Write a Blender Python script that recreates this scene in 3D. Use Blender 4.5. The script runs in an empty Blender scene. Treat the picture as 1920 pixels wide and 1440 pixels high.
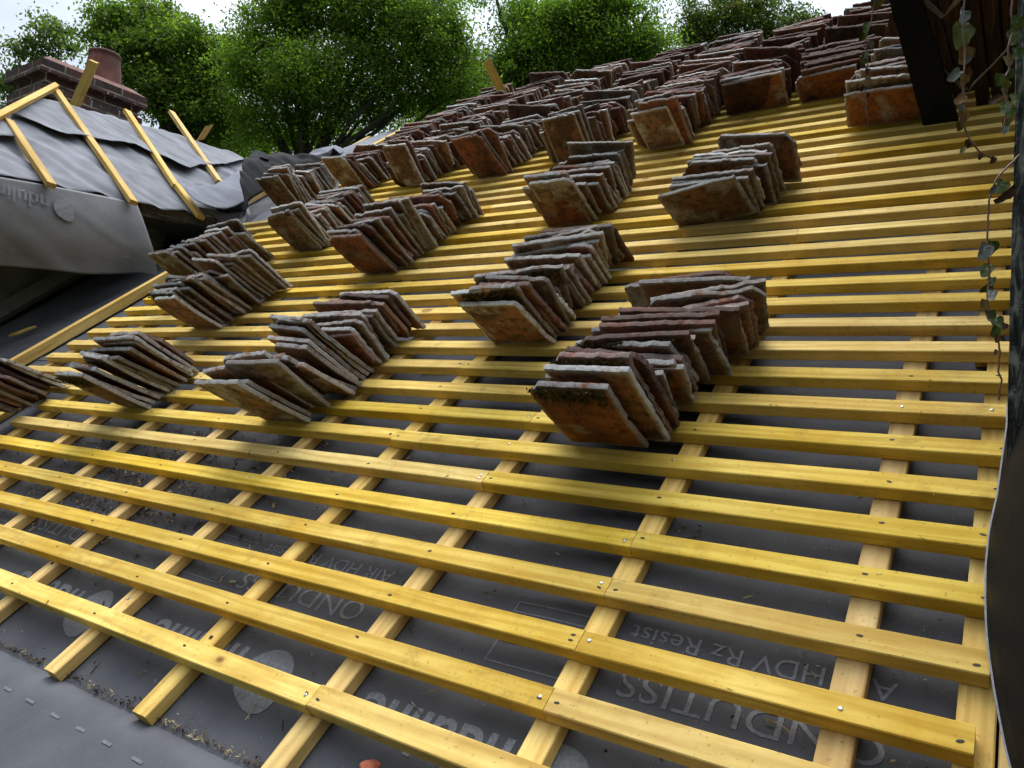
import bpy, bmesh, math, random
import numpy as np
from mathutils import Matrix, Vector, noise
rnd = random.Random(7)
C = bpy.context.scene.collection
scene = bpy.context.scene

# ------------------------------------------------------------------ camera
PITCH = math.radians(37)
R_CAM = [[0.83250284, 0.55052316, 0.0621552], [0.03268052, 0.06319638, -0.99746589], [-0.55305605, 0.83242445, 0.03461978]]          # rows: image right, image down, viewing direction
C_CAM = [0.044094, -0.898054, 0.407053]
cam_d = bpy.data.cameras.new("camera"); cam = bpy.data.objects.new("camera", cam_d); C.objects.link(cam)
cam_d.sensor_width = 36; cam_d.lens = 1423.337 / 1920 * 36; cam_d.clip_start = 0.02; cam_d.clip_end = 500
r0, r1, r2 = [Vector(r) for r in R_CAM]
mw = Matrix((( r0.x, -r1.x, -r2.x, C_CAM[0]), (r0.y, -r1.y, -r2.y, C_CAM[1]), (r0.z, -r1.z, -r2.z, C_CAM[2]), (0, 0, 0, 1)))
cam.matrix_world = mw
scene.camera = cam
# ------------------------------------------------------------------ sky and light (bright overcast)
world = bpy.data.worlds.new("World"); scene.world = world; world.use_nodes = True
wt = world.node_tree; wt.nodes.clear()
SUN_EL, SUN_AZ = math.radians(68), math.radians(-35)      # azimuth measured from +Y towards +X
wo = wt.nodes.new('ShaderNodeOutputWorld'); bg = wt.nodes.new('ShaderNodeBackground')
sky = wt.nodes.new('ShaderNodeTexSky'); sky.sky_type = 'NISHITA'; sky.sun_disc = False
sky.sun_elevation = SUN_EL; sky.sun_rotation = SUN_AZ; sky.air_density = 1.2; sky.dust_density = 3
tc = wt.nodes.new('ShaderNodeTexCoord'); nz = wt.nodes.new('ShaderNodeTexNoise')
mp = wt.nodes.new('ShaderNodeMapping'); mp.inputs['Scale'].default_value = (1.2, 1.2, 3.0)
wt.links.new(tc.outputs['Generated'], mp.inputs[0]); wt.links.new(mp.outputs[0], nz.inputs['Vector'])
nz.inputs['Scale'].default_value = 2.2; nz.inputs['Detail'].default_value = 5; nz.inputs['Roughness'].default_value = .55
cr = wt.nodes.new('ShaderNodeValToRGB')
cr.color_ramp.elements[0].position = .36; cr.color_ramp.elements[0].color = (3.05, 3.5, 4.15, 1)
cr.color_ramp.elements[1].position = .62; cr.color_ramp.elements[1].color = (4.6, 4.9, 5.3, 1)
mx = wt.nodes.new('ShaderNodeMixRGB'); mx.inputs[0].default_value = .86
wt.links.new(nz.outputs['Fac'], cr.inputs[0]); wt.links.new(sky.outputs[0], mx.inputs[1]); wt.links.new(cr.outputs[0], mx.inputs[2])
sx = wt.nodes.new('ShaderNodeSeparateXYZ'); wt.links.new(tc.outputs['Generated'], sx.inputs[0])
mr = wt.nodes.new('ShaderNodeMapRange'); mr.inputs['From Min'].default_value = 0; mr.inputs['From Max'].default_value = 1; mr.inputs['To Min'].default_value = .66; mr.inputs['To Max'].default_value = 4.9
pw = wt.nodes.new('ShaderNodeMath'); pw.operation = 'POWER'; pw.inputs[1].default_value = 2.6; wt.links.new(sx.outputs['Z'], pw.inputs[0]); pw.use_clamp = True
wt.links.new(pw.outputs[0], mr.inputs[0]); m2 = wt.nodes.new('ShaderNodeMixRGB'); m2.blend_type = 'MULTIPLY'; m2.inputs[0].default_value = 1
wt.links.new(mx.outputs[0], m2.inputs[1]); wt.links.new(mr.outputs[0], m2.inputs[2]); # added dimming of the unseen sky behind the viewer, to darken batten fronts
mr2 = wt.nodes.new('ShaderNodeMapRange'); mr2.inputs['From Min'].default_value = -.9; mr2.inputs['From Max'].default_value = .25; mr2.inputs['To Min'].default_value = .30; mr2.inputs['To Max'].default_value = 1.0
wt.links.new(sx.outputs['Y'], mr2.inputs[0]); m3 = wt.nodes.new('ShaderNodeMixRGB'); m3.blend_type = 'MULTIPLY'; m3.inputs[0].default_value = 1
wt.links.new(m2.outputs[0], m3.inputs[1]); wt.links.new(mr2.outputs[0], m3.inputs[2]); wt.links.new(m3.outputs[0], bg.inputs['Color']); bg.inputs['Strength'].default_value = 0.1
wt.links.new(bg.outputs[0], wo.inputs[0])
sun_d = bpy.data.lights.new("sun", 'SUN'); sun_d.energy = 0.9; sun_d.angle = math.radians(40); sun_d.color = (1, .97, .93)
sun = bpy.data.objects.new("sun", sun_d); C.objects.link(sun)
sd = Vector((math.sin(SUN_AZ) * math.cos(SUN_EL), math.cos(SUN_AZ) * math.cos(SUN_EL), math.sin(SUN_EL)))
sun.rotation_euler = sd.to_track_quat('Z', 'Y').to_euler()
scene.view_settings.view_transform = 'Standard'; scene.view_settings.look = 'None'
scene.view_settings.exposure = 1.24; scene.view_settings.gamma = 1

# ------------------------------------------------------------------ frames
ROOF = Matrix.Rotation(PITCH, 4, 'X')                     # roof coordinates (u along the battens, v up the slope, w out of it) -> world
ROOFI = ROOF.inverted()
def W3(u, v, w): return ROOF @ Vector((u, v, w))
# a point of the place seen in direction (x, y) of the 1920-wide photograph, on a given real plane
def ray(x, y):
    a, b = (x - 960) / 1423.337, (y - 720) / 1423.337
    return r0 * a + r1 * b + r2
CV = Vector(C_CAM)
def hit(x, y, p0, n):
    d = ray(x, y); return CV + d * ((p0 - CV).dot(n) / d.dot(n))
def on_roof(x, y, w=0.0):
    return hit(x, y, W3(0, 0, w), (ROOF.to_3x3() @ Vector((0, 0, 1))))
WA = math.radians(40); WN = Vector((math.sin(WA), 0, math.cos(WA))); WP = Vector((-3.8, 1.25, 1.36))
WD = Vector((-math.cos(WA), 0, math.sin(WA)))             # up the wing's slope
def wing(Y, s, h=0.0): return Vector((WP.x, Y, WP.z)) + WD * s + WN * h
def on_wing(x, y, h=0.0):
    p = hit(x, y, WP + WN * h, WN); return p.y, (p - WP).dot(WD)

# ------------------------------------------------------------------ helpers
def tag(o, label=None, cat=None, group=None, kind=None):
    if label: o['label'] = label
    if cat: o['category'] = cat
    if group: o['group'] = group
    if kind: o['kind'] = kind
    return o
def link(name, me, mat=None, parent=None, mw=None, smooth=False):
    o = bpy.data.objects.new(name, me); C.objects.link(o)
    if mat:
        for m in (mat if isinstance(mat, (list, tuple)) else [mat]): me.materials.append(m)
    if parent: o.parent = parent
    if mw is not None: o.matrix_world = mw
    if smooth: me.polygons.foreach_set('use_smooth', [True] * len(me.polygons))
    return o
def mesh(name, V, F):
    me = bpy.data.meshes.new(name); me.from_pydata([tuple(v) for v in V], [], F); me.update(); return me
def empty(name, mw):
    o = bpy.data.objects.new(name, None); C.objects.link(o); o.matrix_world = mw; o.empty_display_size = .05; return o
def box_vf(x0, x1, y0, y1, z0, z1, V, F):
    b = len(V)
    V += [(x0, y0, z0), (x1, y0, z0), (x1, y1, z0), (x0, y1, z0), (x0, y0, z1), (x1, y0, z1), (x1, y1, z1), (x0, y1, z1)]
    F += [tuple(b + i for i in f) for f in ((0, 3, 2, 1), (4, 5, 6, 7), (0, 1, 5, 4), (1, 2, 6, 5), (2, 3, 7, 6), (3, 0, 4, 7))]
def nse(p, s=1.0): return noise.noise(Vector(p) * s)

# a sawn length of timber along local x, from 0 to L; profile 0..wd in y, -th..0 in z
def timber(name, L, wd, th, seed, seg=.09, ch=.0016, bow=.0015, slant=0.0):
    n = max(2, int(L / seg)); V = []; F = []
    prof = [(ch, 0), (wd - ch, 0), (wd, -ch), (wd, -th + ch), (wd - ch, -th), (ch, -th), (0, -th + ch), (0, -ch)]
    for i in range(n + 1):
        x = L * i / n
        dy = bow * nse((x * 1.1, seed * 7.1, 0)) * 2; dz = bow * .5 * nse((x * 1.3, seed * 3.7, 9))
        for k, (y, z) in enumerate(prof):
            j = .0005 * nse((x * 23, seed + k * 3.3, 2))
            V.append((x + (slant * y if i in (0, n) else 0), y + dy + j, z + dz + (j if k < 2 else 0)))
    m = len(prof)
    for i in range(n):
        for k in range(m):
            a = i * m + k; b = i * m + (k + 1) % m
            F.append((a, a + m, b + m, b))
    F.append(tuple(range(m))); F.append(tuple(n * m + k for k in range(m - 1, -1, -1)))
    return mesh(name, V, F)

# ------------------------------------------------------------------ materials
class NT:
    def __init__(s, name):
        s.m = bpy.data.materials.new(name); s.m.use_nodes = True; s.t = s.m.node_tree
        s.b = s.t.nodes['Principled BSDF']
    def n(s, typ, **kw):
        x = s.t.nodes.new('ShaderNode' + typ)
        for k, v in kw.items():
            if k.startswith('_'): setattr(x, k[1:], v)
            else: x.inputs[k.replace('__', ' ')].default_value = v
        return x
    def l(s, a, b): s.t.links.new(a, b)
    def coord(s, kind='Object', scale=(1, 1, 1), rot=(0, 0, 0), shift=None):
        c = s.n('TexCoord'); m = s.n('Mapping'); m.inputs['Scale'].default_value = scale; m.inputs['Rotation'].default_value = rot
        s.l(c.outputs[kind], m.inputs[0])
        if shift is not None: s.l(shift, m.inputs['Location'])
        return m.outputs[0]
    def noise(s, vec, sc, det=4, ro=.55, dist=0):
        x = s.n('TexNoise', Scale=sc, Detail=det, Roughness=ro, Distortion=dist); s.l(vec, x.inputs['Vector']); return x.outputs['Fac']
    def ramp(s, fac, stops):
        r = s.n('ValToRGB'); e = r.color_ramp.elements
        while len(e) < len(stops): e.new(.5)
        for i, (p, c) in enumerate(stops):
            e[i].position = p; e[i].color = (c if len(c) == 4 else (*c, 1)) if isinstance(c, (tuple, list)) else (c, c, c, 1)
        s.l(fac, r.inputs[0]); return r.outputs['Color']
    def mix(s, fac, a, b, mode='MIX'):
        x = s.n('MixRGB', _blend_type=mode)
        for i, v in ((0, fac), (1, a), (2, b)):
            if hasattr(v, 'links'): s.l(v, x.inputs[i])
            elif i == 0: x.inputs[0].default_value = v
            else: x.inputs[i].default_value = (*v, 1)
        return x.outputs[0]
    def math(s, op, a, b=0.0, c=None):
        x = s.n('Math', _operation=op)
        for i, v in enumerate((a, b) if c is None else (a, b, c)):
            if hasattr(v, 'links'): s.l(v, x.inputs[i])
            else: x.inputs[i].default_value = v
        return x.outputs[0]
    def bump(s, h, st=.3, dist=.002, prev=None):
        x = s.n('Bump', Strength=st, Distance=dist); s.l(h, x.inputs['Height'])
        if prev is not None: s.l(prev, x.inputs['Normal'])
        return x.outputs[0]
    def out(s, col=None, rough=.7, bump=None, spec=.3):
        if col is not None:
            if hasattr(col, 'links'): s.l(col, s.b.inputs['Base Color'])
            else: s.b.inputs['Base Color'].default_value = (*col, 1)
        if hasattr(rough, 'links'): s.l(rough, s.b.inputs['Roughness'])
        else: s.b.inputs['Roughness'].default_value = rough
        s.b.inputs['Specular IOR Level'].default_value = spec
        if bump is not None: s.l(bump, s.b.inputs['Normal'])
        return s.m

def mat_timber(name, c_lo, c_hi, knot=(.16, .06, .015), dirt=.6):
    t = NT(name); oi = t.n('ObjectInfo'); r = oi.outputs['Random']
    sh = t.n('CombineXYZ'); 
    for i in range(3): t.l(t.math('MULTIPLY', r, (37.0, 11.0, 23.0)[i]), sh.inputs[i])
    g = t.coord(scale=(2.2, 34, 34), shift=sh.outputs[0]); p = t.coord(scale=(1, 1, 1), shift=sh.outputs[0])
    grain = t.noise(g, 1.5, 5, .6, .7)
    # growth rings: a slice through a slightly bent trunk
    wv = t.n('TexWave', _wave_type='BANDS', _bands_direction='Y', Scale=15, Distortion=11, Detail=2)
    wv.inputs['Detail Scale'].default_value = .8
    t.l(t.coord(scale=(.11, 1, .9), rot=(.4, 0, 0), shift=sh.outputs[0]), wv.inputs['Vector'])
    big = t.noise(p, 5, 3, .6)
    col = t.mix(t.ramp(big, [(.3, 0), (.7, 1)]), c_lo, c_hi)
    col = t.mix(t.math('MULTIPLY', t.ramp(t.noise(p, 11, 5, .7, 1.2), [(.5, 0), (.68, 1)]), .3), col, tuple(x * f for x, f in zip(c_lo, (.82, .68, .5))))
    col = t.mix(t.math('MULTIPLY', t.ramp(wv.outputs['Fac'], [(.35, 0), (.95, 1)]), .36), col, tuple(x * f for x, f in zip(c_lo, (.62, .5, .3))))
    col = t.mix(t.math('MULTIPLY', t.ramp(grain, [(.42, 0), (.66, 1)]), .5), col, tuple(x * f for x, f in zip(c_lo, (.6, .48, .3))))
    # per-length tint
    hs = t.n('HueSaturation'); t.l(col, hs.inputs['Color'])
    t.l(t.math('MULTIPLY_ADD', r, .007, .4965), hs.inputs['Hue']); t.l(t.math('MULTIPLY_ADD', t.math('FRACT', t.math('MULTIPLY', r, 7.3)), .3, .8), hs.inputs['Value'])
    t.l(t.math('MULTIPLY_ADD', t.math('FRACT', t.math('MULTIPLY', r, 5.1)), .16, .9), hs.inputs['Saturation'])
    col = hs.outputs[0]
    # knots
    vo = t.n('TexVoronoi', _feature='F1', Scale=3.4); t.l(t.coord(scale=(1, 1.6, .1), shift=sh.outputs[0]), vo.inputs['Vector'])
    d = vo.outputs['Distance']
    kn = t.ramp(d, [(.0, .75), (.045, .6), (.055, .95), (.068, .25), (.11, 0)])
    col = t.mix(kn, col, knot)
    # handling dirt
    dn = t.noise(p, 19, 6, .75); dn2 = t.noise(p, 2.3, 2)
    col = t.mix(t.math('MULTIPLY', t.math('MULTIPLY', t.ramp(dn, [(.53, 0), (.75, 1)]), t.ramp(dn2, [(.4, .15), (.65, 1)])), dirt), col, (.10, .065, .03))
    sp = t.noise(p, 160, 2, .5)
    col = t.mix(t.math('MULTIPLY', t.ramp(sp, [(.66, 0), (.72, 1)]), .4), col, (.13, .07, .02))
    bp = t.bump(grain, .35, .0012); bp = t.bump(t.noise(g, 8, 3), .25, .0006, bp)
    return t.out(col, .8, bp, .12)
M_BAT = mat_timber('treated_pine', (.62, .415, .07), (.80, .595, .165))
M_CB = mat_timber('pale_pine', (.62, .41, .115), (.76, .55, .2), dirt=.25)

def mat_felt(name, base, sheen, weave=True, dirty=1.0):
    t = NT(name); g = t.coord(scale=(1, 1, 1))
    c = t.ramp(t.noise(g, 6, 5, .6), [(.3, tuple(x * .78 for x in base)), (.7, tuple(x * 1.22 for x in base))])
    c = t.mix(t.math('MULTIPLY', t.ramp(t.noise(g, 40, 6, .8), [(.55, 0), (.72, 1)]), .35 * dirty), c, (.12, .095, .06))
    c = t.mix(t.math('MULTIPLY', t.ramp(t.noise(g, 260, 2, .5), [(.69, 0), (.74, 1)]), .55 * dirty), c, (.26, .23, .19))
    bp = None
    if weave:
        a = t.n('TexWave', _bands_direction='X', Scale=120, Distortion=.3); t.l(g, a.inputs['Vector'])
        b = t.n('TexWave', _bands_direction='Y', Scale=120, Distortion=.3); t.l(g, b.inputs['Vector'])
        wv = t.math('MULTIPLY', a.outputs['Fac'], b.outputs['Fac'])
        c = t.mix(t.math('MULTIPLY', wv, .35), c, tuple(x * 2.1 for x in base))
        bp = t.bump(wv, .3, .0007)
    bp = t.bump(t.noise(g, 14, 5, .6), .3, .008, bp) if bp is not None else t.bump(t.noise(g, 14, 5, .6), .25, .006)
    return t.out(c, sheen, bp, .08)
M_FELT = mat_felt('underlay_face', (.072, .073, .078), .75)
M_FELT_W = mat_felt('underlay_weathered', (.19, .195, .21), .75, weave=False, dirty=.3)
M_FLAP = mat_felt('underlay_flap', (.085, .087, .093), .6, dirty=.5)
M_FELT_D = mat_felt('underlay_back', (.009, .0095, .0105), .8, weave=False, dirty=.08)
t = NT('print_ink'); M_INK = t.out(t.ramp(t.noise(t.coord(), 180, 3, .7), [(.38, (.115, .118, .127)), (.62, (.175, .18, .19))]), .6)
t = NT('print_ink_faded'); M_INK2 = t.out((.215, .22, .235), .6)
t = NT('nail_steel'); t.b.inputs['Metallic'].default_value = .7; M_NAIL = t.out((.4, .39, .37), .35)
t = NT('nail_dark'); M_NAILD = t.out((.035, .022, .014), .7)

def mat_clay(name, red, orange=False):
    t = NT(name); oi = t.n('ObjectInfo'); at = t.n('Attribute', _attribute_name='vary'); ed = t.n('Attribute', _attribute_name='edge')
    r = t.math('FRACT', t.math('ADD', oi.outputs['Random'], at.outputs['Fac']))
    sh = t.n('CombineXYZ')
    for i in range(3): t.l(t.math('MULTIPLY', r, (31.0, 17.0, 41.0)[i]), sh.inputs[i])
    g = t.coord(shift=sh.outputs[0])
    n1 = t.noise(g, 9, 5, .65); n2 = t.noise(g, 38, 6, .7); n3 = t.noise(g, 130, 4, .7); n4 = t.noise(g, 5, 3, .5, .5)
    r2 = t.math('FRACT', t.math('MULTIPLY', r, 9.7)); r3 = t.math('FRACT', t.math('MULTIPLY', r, 23.3))
    if red:
        body = t.mix(r2, (.20, .062, .033), (.14, .056, .037))
        body = t.mix(t.ramp(n1, [(.35, 0), (.7, 1)]), body, (.088, .036, .024))
        lich = (.38, .325, .30); dark = (.034, .02, .015)
    else:
        body = t.mix(r2, (.27, .092, .03), (.17, .12, .072))
        body = t.mix(t.ramp(n1, [(.35, 0), (.7, 1)]), body, (.08, .05, .032))
        lich = (.50, .51, .50); dark = (.035, .026, .018)
    if orange: body = t.mix(t.ramp(n1, [(.35, 0), (.7, 1)]), (.31, .11, .032), (.2, .07, .024)); dark = (.09, .035, .015)
    # soot and dirt blotches
    c = t.mix(t.ramp(n2, [(.46, 0), (.62, .9)]), body, dark)
    c = t.mix(t.math('MULTIPLY', t.ramp(n4, [(.5, 0), (.62, 1)]), .7), c, dark)
    # orange bare clay where chipped
    c = t.mix(t.math('MULTIPLY', t.ramp(n3, [(.56, 0), (.64, 1)]), t.math('MULTIPLY_ADD', r3, .6, .1)), c, (.36, .11, .035))
    # lichen crust: along the edges and in patches, more on some tiles than on others
    em = t.math('MULTIPLY', ed.outputs['Fac'], t.math('MULTIPLY_ADD', r3, .6 if not red else .5, .6 if not red else .2))
    patch = t.ramp(t.math('ADD', n1, t.math('MULTIPLY', r2, .12)), [(.60, 0), (.72, .8)])
    lm = t.math('MAXIMUM', t.math('MULTIPLY', em, t.ramp(n2, [(.34, 0), (.5, 1)])), t.math('MULTIPLY', patch, .85 if not red else .35))
    lc = t.mix(t.ramp(n3, [(.35, 0), (.7, 1)]), tuple(x * .62 for x in lich), lich)
    lc = t.mix(t.math('MULTIPLY', r2, .5), lc, (.19, .15, .105))
    c = t.mix(t.math('MINIMUM', lm, .95), c, lc)
    c = t.mix(1.0, c, t.ramp(t.math('FRACT', t.math('MULTIPLY', r, 57.7)), [(0, .58), (.45, 1.0), (1, 1.55)]), 'MULTIPLY')
    bp = t.bump(n2, .5, .003); bp = t.bump(n3, .9, .0018, bp)
    return t.out(c, .88, bp, .2)
M_CLAY = mat_clay('weathered_clay', False); M_RED = mat_clay('red_clay', True); M_ORG = mat_clay('orange_clay', False, True)
t = NT('moss'); g = t.coord(); M_MOSS = t.out(t.ramp(t.noise(g, 70, 5, .7), [(.35, (.016, .013, .007)), (.55, (.06, .052, .018)), (.75, (.16, .14, .05))]), .95, t.bump(t.noise(g, 120, 4, .7), .9, .006), .1)

# ------------------------------------------------------------------ the main roof: underlay, counter battens, tile battens
def sheet(name, fn, nu, nv, mat, thick=.0, **kw):
    V = [fn(i / nu, j / nv) for j in range(nv + 1) for i in range(nu + 1)]
    F = [(j * (nu + 1) + i, j * (nu + 1) + i + 1, (j + 1) * (nu + 1) + i + 1, (j + 1) * (nu + 1) + i) for j in range(nv) for i in range(nu)]
    me = mesh(name, V, F); o = link(name, me, mat, smooth=True, **kw)
    if thick:
        m = o.modifiers.new('thickness', 'SOLIDIFY'); m.thickness = thick; m.offset = -1
    return o
CU = [-.0, -.1345, -.479, -.835, -1.153, -1.447, -1.79, -2.127, -2.44, -2.757, -3.03, -3.262]     # chimney-side edges of the counter battens
def felt_w(u, v):
    d = min(abs(u - (c + .019)) for c in CU); s = min(1, d / .12)
    return -.0262 - .007 * s * (.6 + .5 * nse((u * 2.3, v * 1.1, 1))) + .006 * s * nse((u * 5, v * 14, 4)) + .003 * s * nse((u * 17, v * 21, 8))
U0, U1, V0, V1 = -5.2, .125, -.205, 3.96
def felt_fn(a, b):
    u = U0 + (U1 - U0) * a; v = V0 + (V1 - V0) * b; return (u, v, felt_w(u, v))
_G = [[felt_w(U0 + (U1 - U0) * i / 260, V0 + (V1 - V0) * j / 210) for i in range(261)] for j in range(211)]
def felt_g(u, v):
    a = min(259.999, max(0, (u - U0) / (U1 - U0) * 260)); b = min(209.999, max(0, (v - V0) / (V1 - V0) * 210)); i, j = int(a), int(b); a -= i; b -= j
    return (_G[j][i] * (1 - a) + _G[j][i + 1] * a) * (1 - b) + (_G[j + 1][i] * (1 - a) + _G[j + 1][i + 1] * a) * b
felt = sheet('roof_underlay', felt_fn, 260, 210, M_FELT, mw=ROOF)
tag(felt, 'dark grey printed breather membrane stretched under the yellow battens of the main roof', 'roofing membrane')
# horizontal laps of the underlay
def lap(v0, lift, seed, u0=-3.5, u1=.1):
    def fn(a, b):
        u = u0 + (u1 - u0) * a; s = b; l = max(0.0, nse((u * 3.1, seed, 0)) + .15) * lift
        return (u, v0 + .12 * (1 - s) * 1.0 + .006 * nse((u * 4, seed, 3)), felt_w(u, v0 + .12 * (1 - s)) + .0022 + l * s * s * (1 if min(abs(u - c - .019) for c in CU) > .03 else 0))
    return sheet('lap', fn, 240, 5, M_FELT, parent=felt)
for k, v in enumerate((.86, 1.0, 1.86, 2.7)): lap(v, .016, k * 5.3)

def letters(body, size, u, v, mat, parent, name='lettering', w=.0022, bold=0.0, rot=math.pi, space=1.0, sy=1.0):
    cu = bpy.data.curves.new(name, 'FONT'); cu.body = body; cu.size = size; cu.align_x = 'LEFT'; cu.offset = bold; cu.space_character = space
    o = bpy.data.objects.new('tmp', cu); C.objects.link(o)
    bpy.context.view_layer.update(); dg = bpy.context.evaluated_depsgraph_get()
    me = bpy.data.meshes.new_from_object(o.evaluated_get(dg)); bpy.data.objects.remove(o)
    bm = bmesh.new(); bm.from_mesh(me)
    bmesh.ops.triangulate(bm, faces=bm.faces[:]); bmesh.ops.subdivide_edges(bm, edges=[e for e in bm.edges if e.calc_length() > .03], cuts=2)
    bm.to_mesh(me); bm.free()
    return me
def lay_on_felt(me, u, v, parent, name, mat, sx=1.0, sy=1.0, lift=.0009):
    # turned half round on the sheet, as the roll was laid
    for p in me.vertices:
        x, y = u - p.co.x * sx, v - p.co.y * sy
        p.co = (x, y, felt_g(x, y) + lift)
    o = link(name, me, mat, parent=parent); return o
def flat_shape(pts):
    me = bpy.data.meshes.new('s'); bm = bmesh.new(); f = bm.faces.new([bm.verts.new((x, y, 0)) for x, y in pts])
    bmesh.ops.triangulate(bm, faces=bm.faces[:]); bmesh.ops.subdivide_edges(bm, edges=[e for e in bm.edges if e.calc_length() > .03], cuts=2)
    bm.to_mesh(me); bm.free(); return me
def egg(r, n=28):            # the roll's round leaf mark: a disc drawn out to one rounded point
    P = []
    for i in range(n):
        a = 2 * math.pi * i / n; k = 1 + .42 * max(0, math.cos(a - 2.25)) ** 6
        P.append((r * k * math.cos(a), r * k * math.sin(a)))
    return P
for rep, u0 in enumerate((-.065, -.9, -1.735, -2.57)):
    # baseline is up-slope because the print is upside down: letter tops point to the eave
    lay_on_felt(letters('ONDUTISS', .058, 0, 0, M_INK, felt), u0, .118, felt, 'lettering', M_INK, sx=1.22)
    lay_on_felt(letters('\u00ae', .03, 0, 0, M_INK, felt), u0 - .40, .10, felt, 'lettering', M_INK)
    lay_on_felt(letters('AIR HDV Rz Resist', .042, 0, 0, M_INK, felt), u0 - .0, .198, felt, 'lettering', M_INK, sx=1.08)
    # two framed boxes of small print
    for bx0, bx1, bv0, bv1 in ((-.455, -.625, .172, .194), (-.455, -.625, .076, .118)):
        me = bpy.data.meshes.new('f'); V = []; F = []
        T = .0022
        for (a, b, c_, d) in ((bx1, bx0, bv0, bv0 + T), (bx1, bx0, bv1 - T, bv1), (bx1, bx1 + T, bv0 + T, bv1 - T), (bx0 - T, bx0, bv0 + T, bv1 - T)):
            n = 8
            for i in range(n):
                b0 = len(V); x0 = a + (b - a) * i / n; x1 = a + (b - a) * (i + 1) / n
                V += [(x + u0 + .065, y, felt_g(x + u0 + .065, y) + .0009) for x, y in ((x0, c_), (x1, c_), (x1, d), (x0, d))]; F.append((b0, b0 + 1, b0 + 2, b0 + 3))
        link('print_frame', mesh('print_frame', V, F), M_INK, parent=felt)
for rep, u0 in enumerate((-.36, -.92, -1.48, -2.04)):
    lay_on_felt(flat_shape(egg(.053)), u0 - .072, -.066, felt, 'logo_mark', M_INK)
    lay_on_felt(letters('nduline', .098, 0, 0, M_INK, felt, bold=.0022), u0 - .14, -.032, felt, 'lettering', M_INK, sx=.96)

# the eave flap: the underlay rolls over the last board and kicks out below
def flap_fn(a, b):
    u = -4.2 + (4.2 + .1) * a; s = b * .42
    ang = math.radians(8) + min(1, s / .10) * math.radians(-42) + max(0, (s - .22)) * -3.2
    # integrate the bending profile
    y = z = 0; N = 24
    for i in range(N):
        q = s * (i + .5) / N
        k = math.radians(46) * max(0, 1 - q / .055) - math.radians(30) * max(0, (q - .14) / .28)
        y -= math.cos(k) * s / N; z += math.sin(k) * s / N
    return (u, V0 + y, felt_w(u, V0) + z + .004 * nse((u * 3, b * 2, 6)) * b)
flap = sheet('eave_membrane_flap', flap_fn, 90, 22, M_FLAP, mw=ROOF)
tag(flap, 'pale grey membrane flap curling over the eave below the lowest batten', 'roofing membrane')
for i in range(34):
    V = []; F = []; u = -3.2 + i * .085
    p = [flap_fn((u + 4.2) / 4.3, .15), flap_fn((u + .026 + 4.2) / 4.3, .15), flap_fn((u + .026 + 4.2) / 4.3, .162), flap_fn((u + 4.2) / 4.3, .162)]
    b0 = len(V); V += [(x, y, z + .0012) for x, y, z in p]; F.append((b0, b0 + 1, b0 + 2, b0 + 3))
    link('printed_dash', mesh('printed_dash', V, F), M_INK, parent=flap)

ORD = 'first second third fourth fifth sixth seventh eighth ninth tenth eleventh twelfth thirteenth fourteenth fifteenth sixteenth seventeenth eighteenth nineteenth twentieth'.split()
TENS = {2: 'twenty', 3: 'thirty', 4: 'forty'}
def ordinal(n):
    if n <= 20: return ORD[n - 1]
    if n % 10 == 0: return {3: 'thirtieth', 4: 'fortieth', 2: 'twentieth'}[n // 10]
    return TENS[n // 10] + '-' + ORD[n % 10 - 1]

# counter battens
order = sorted(CU, reverse=True)
for k, u in enumerate(order):
    L = 4.15 if k else .95 + .21
    v0 = -.208 + (.006 * nse((k * 3.1, 0, 0))) if k else -.3
    if k == 11: v0 = .02
    def put(name, u, va, vb, label, seed, wd=.039):
        me = timber(name, vb - va, wd, .0245, seed, seg=.15, bow=.002)
        o = link(name, me, M_CB, mw=ROOF @ Matrix.Translation((u + wd, va, 0)) @ Matrix.Rotation(math.pi / 2, 4, 'Z'))
        return tag(o, label, 'batten', 'counter battens running up the main roof')
    who = 'counter battens away from the weathered post'
    if k == 0:
        put('counter_batten', u, v0, .93, 'pale counter batten beside the weathered post, lower length under the batten ends', 1)
        put('counter_batten', u - .022, .934, 3.9, 'pale counter batten beside the weathered post, upper length towards the dark board', 2)
    else:
        cb = put('counter_batten', u, v0, 3.94, 'pale counter batten, %s up-slope strip counted from the weathered post' % ordinal(k + 1), 3 + k)
        # the lowest nail of each strip
        if k < 7:
            V = []; F = []; box_vf(-.003, .003, -.003, .003, 0, .0016, V, F)
            nl = link('nail', mesh('nail', V, F), M_NAIL if k % 2 else M_NAILD); nl.parent = cb
            nl.matrix_parent_inverse = Matrix.Identity(4); nl.location = (.08 + .02 * k, .02, .0006)
st = link('edge_strip', timber('edge_strip', .58, .018, .012, 77), M_CB, mw=ROOF @ Matrix.Translation((.060, -.3, -.008)) @ Matrix.Rotation(math.pi / 2, 4, 'Z'))
tag(st, 'thin pine strip along the batten ends at the bottom corner by the wall', 'strip')
# the rail along the verge
for (u, va, vb, lb) in ((-3.545, -.2, 2.16, 'long yellow verge rail running up-slope beside the dark gap under the draped membrane'),
                        (-4.215, 2.70, 3.06, 'short yellow rail showing just above the black curled membrane'),
                        (-4.09, 3.26, 3.95, 'yellow rail end poking out below the light blue-grey flap near the ridge'),
                        (-3.79, 3.0, 4.0, 'pale yellow rail reaching the ridge beside the highest tile pile')):
    o = link('verge_rail', timber('verge_rail', vb - va, .042, .045, va * 9, seg=.15), M_CB, mw=ROOF @ Matrix.Translation((u + .04, va, .022)) @ Matrix.Rotation(math.pi / 2, 4, 'Z'))
    tag(o, lb, 'batten', 'rails along the verge of the main roof')

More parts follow.
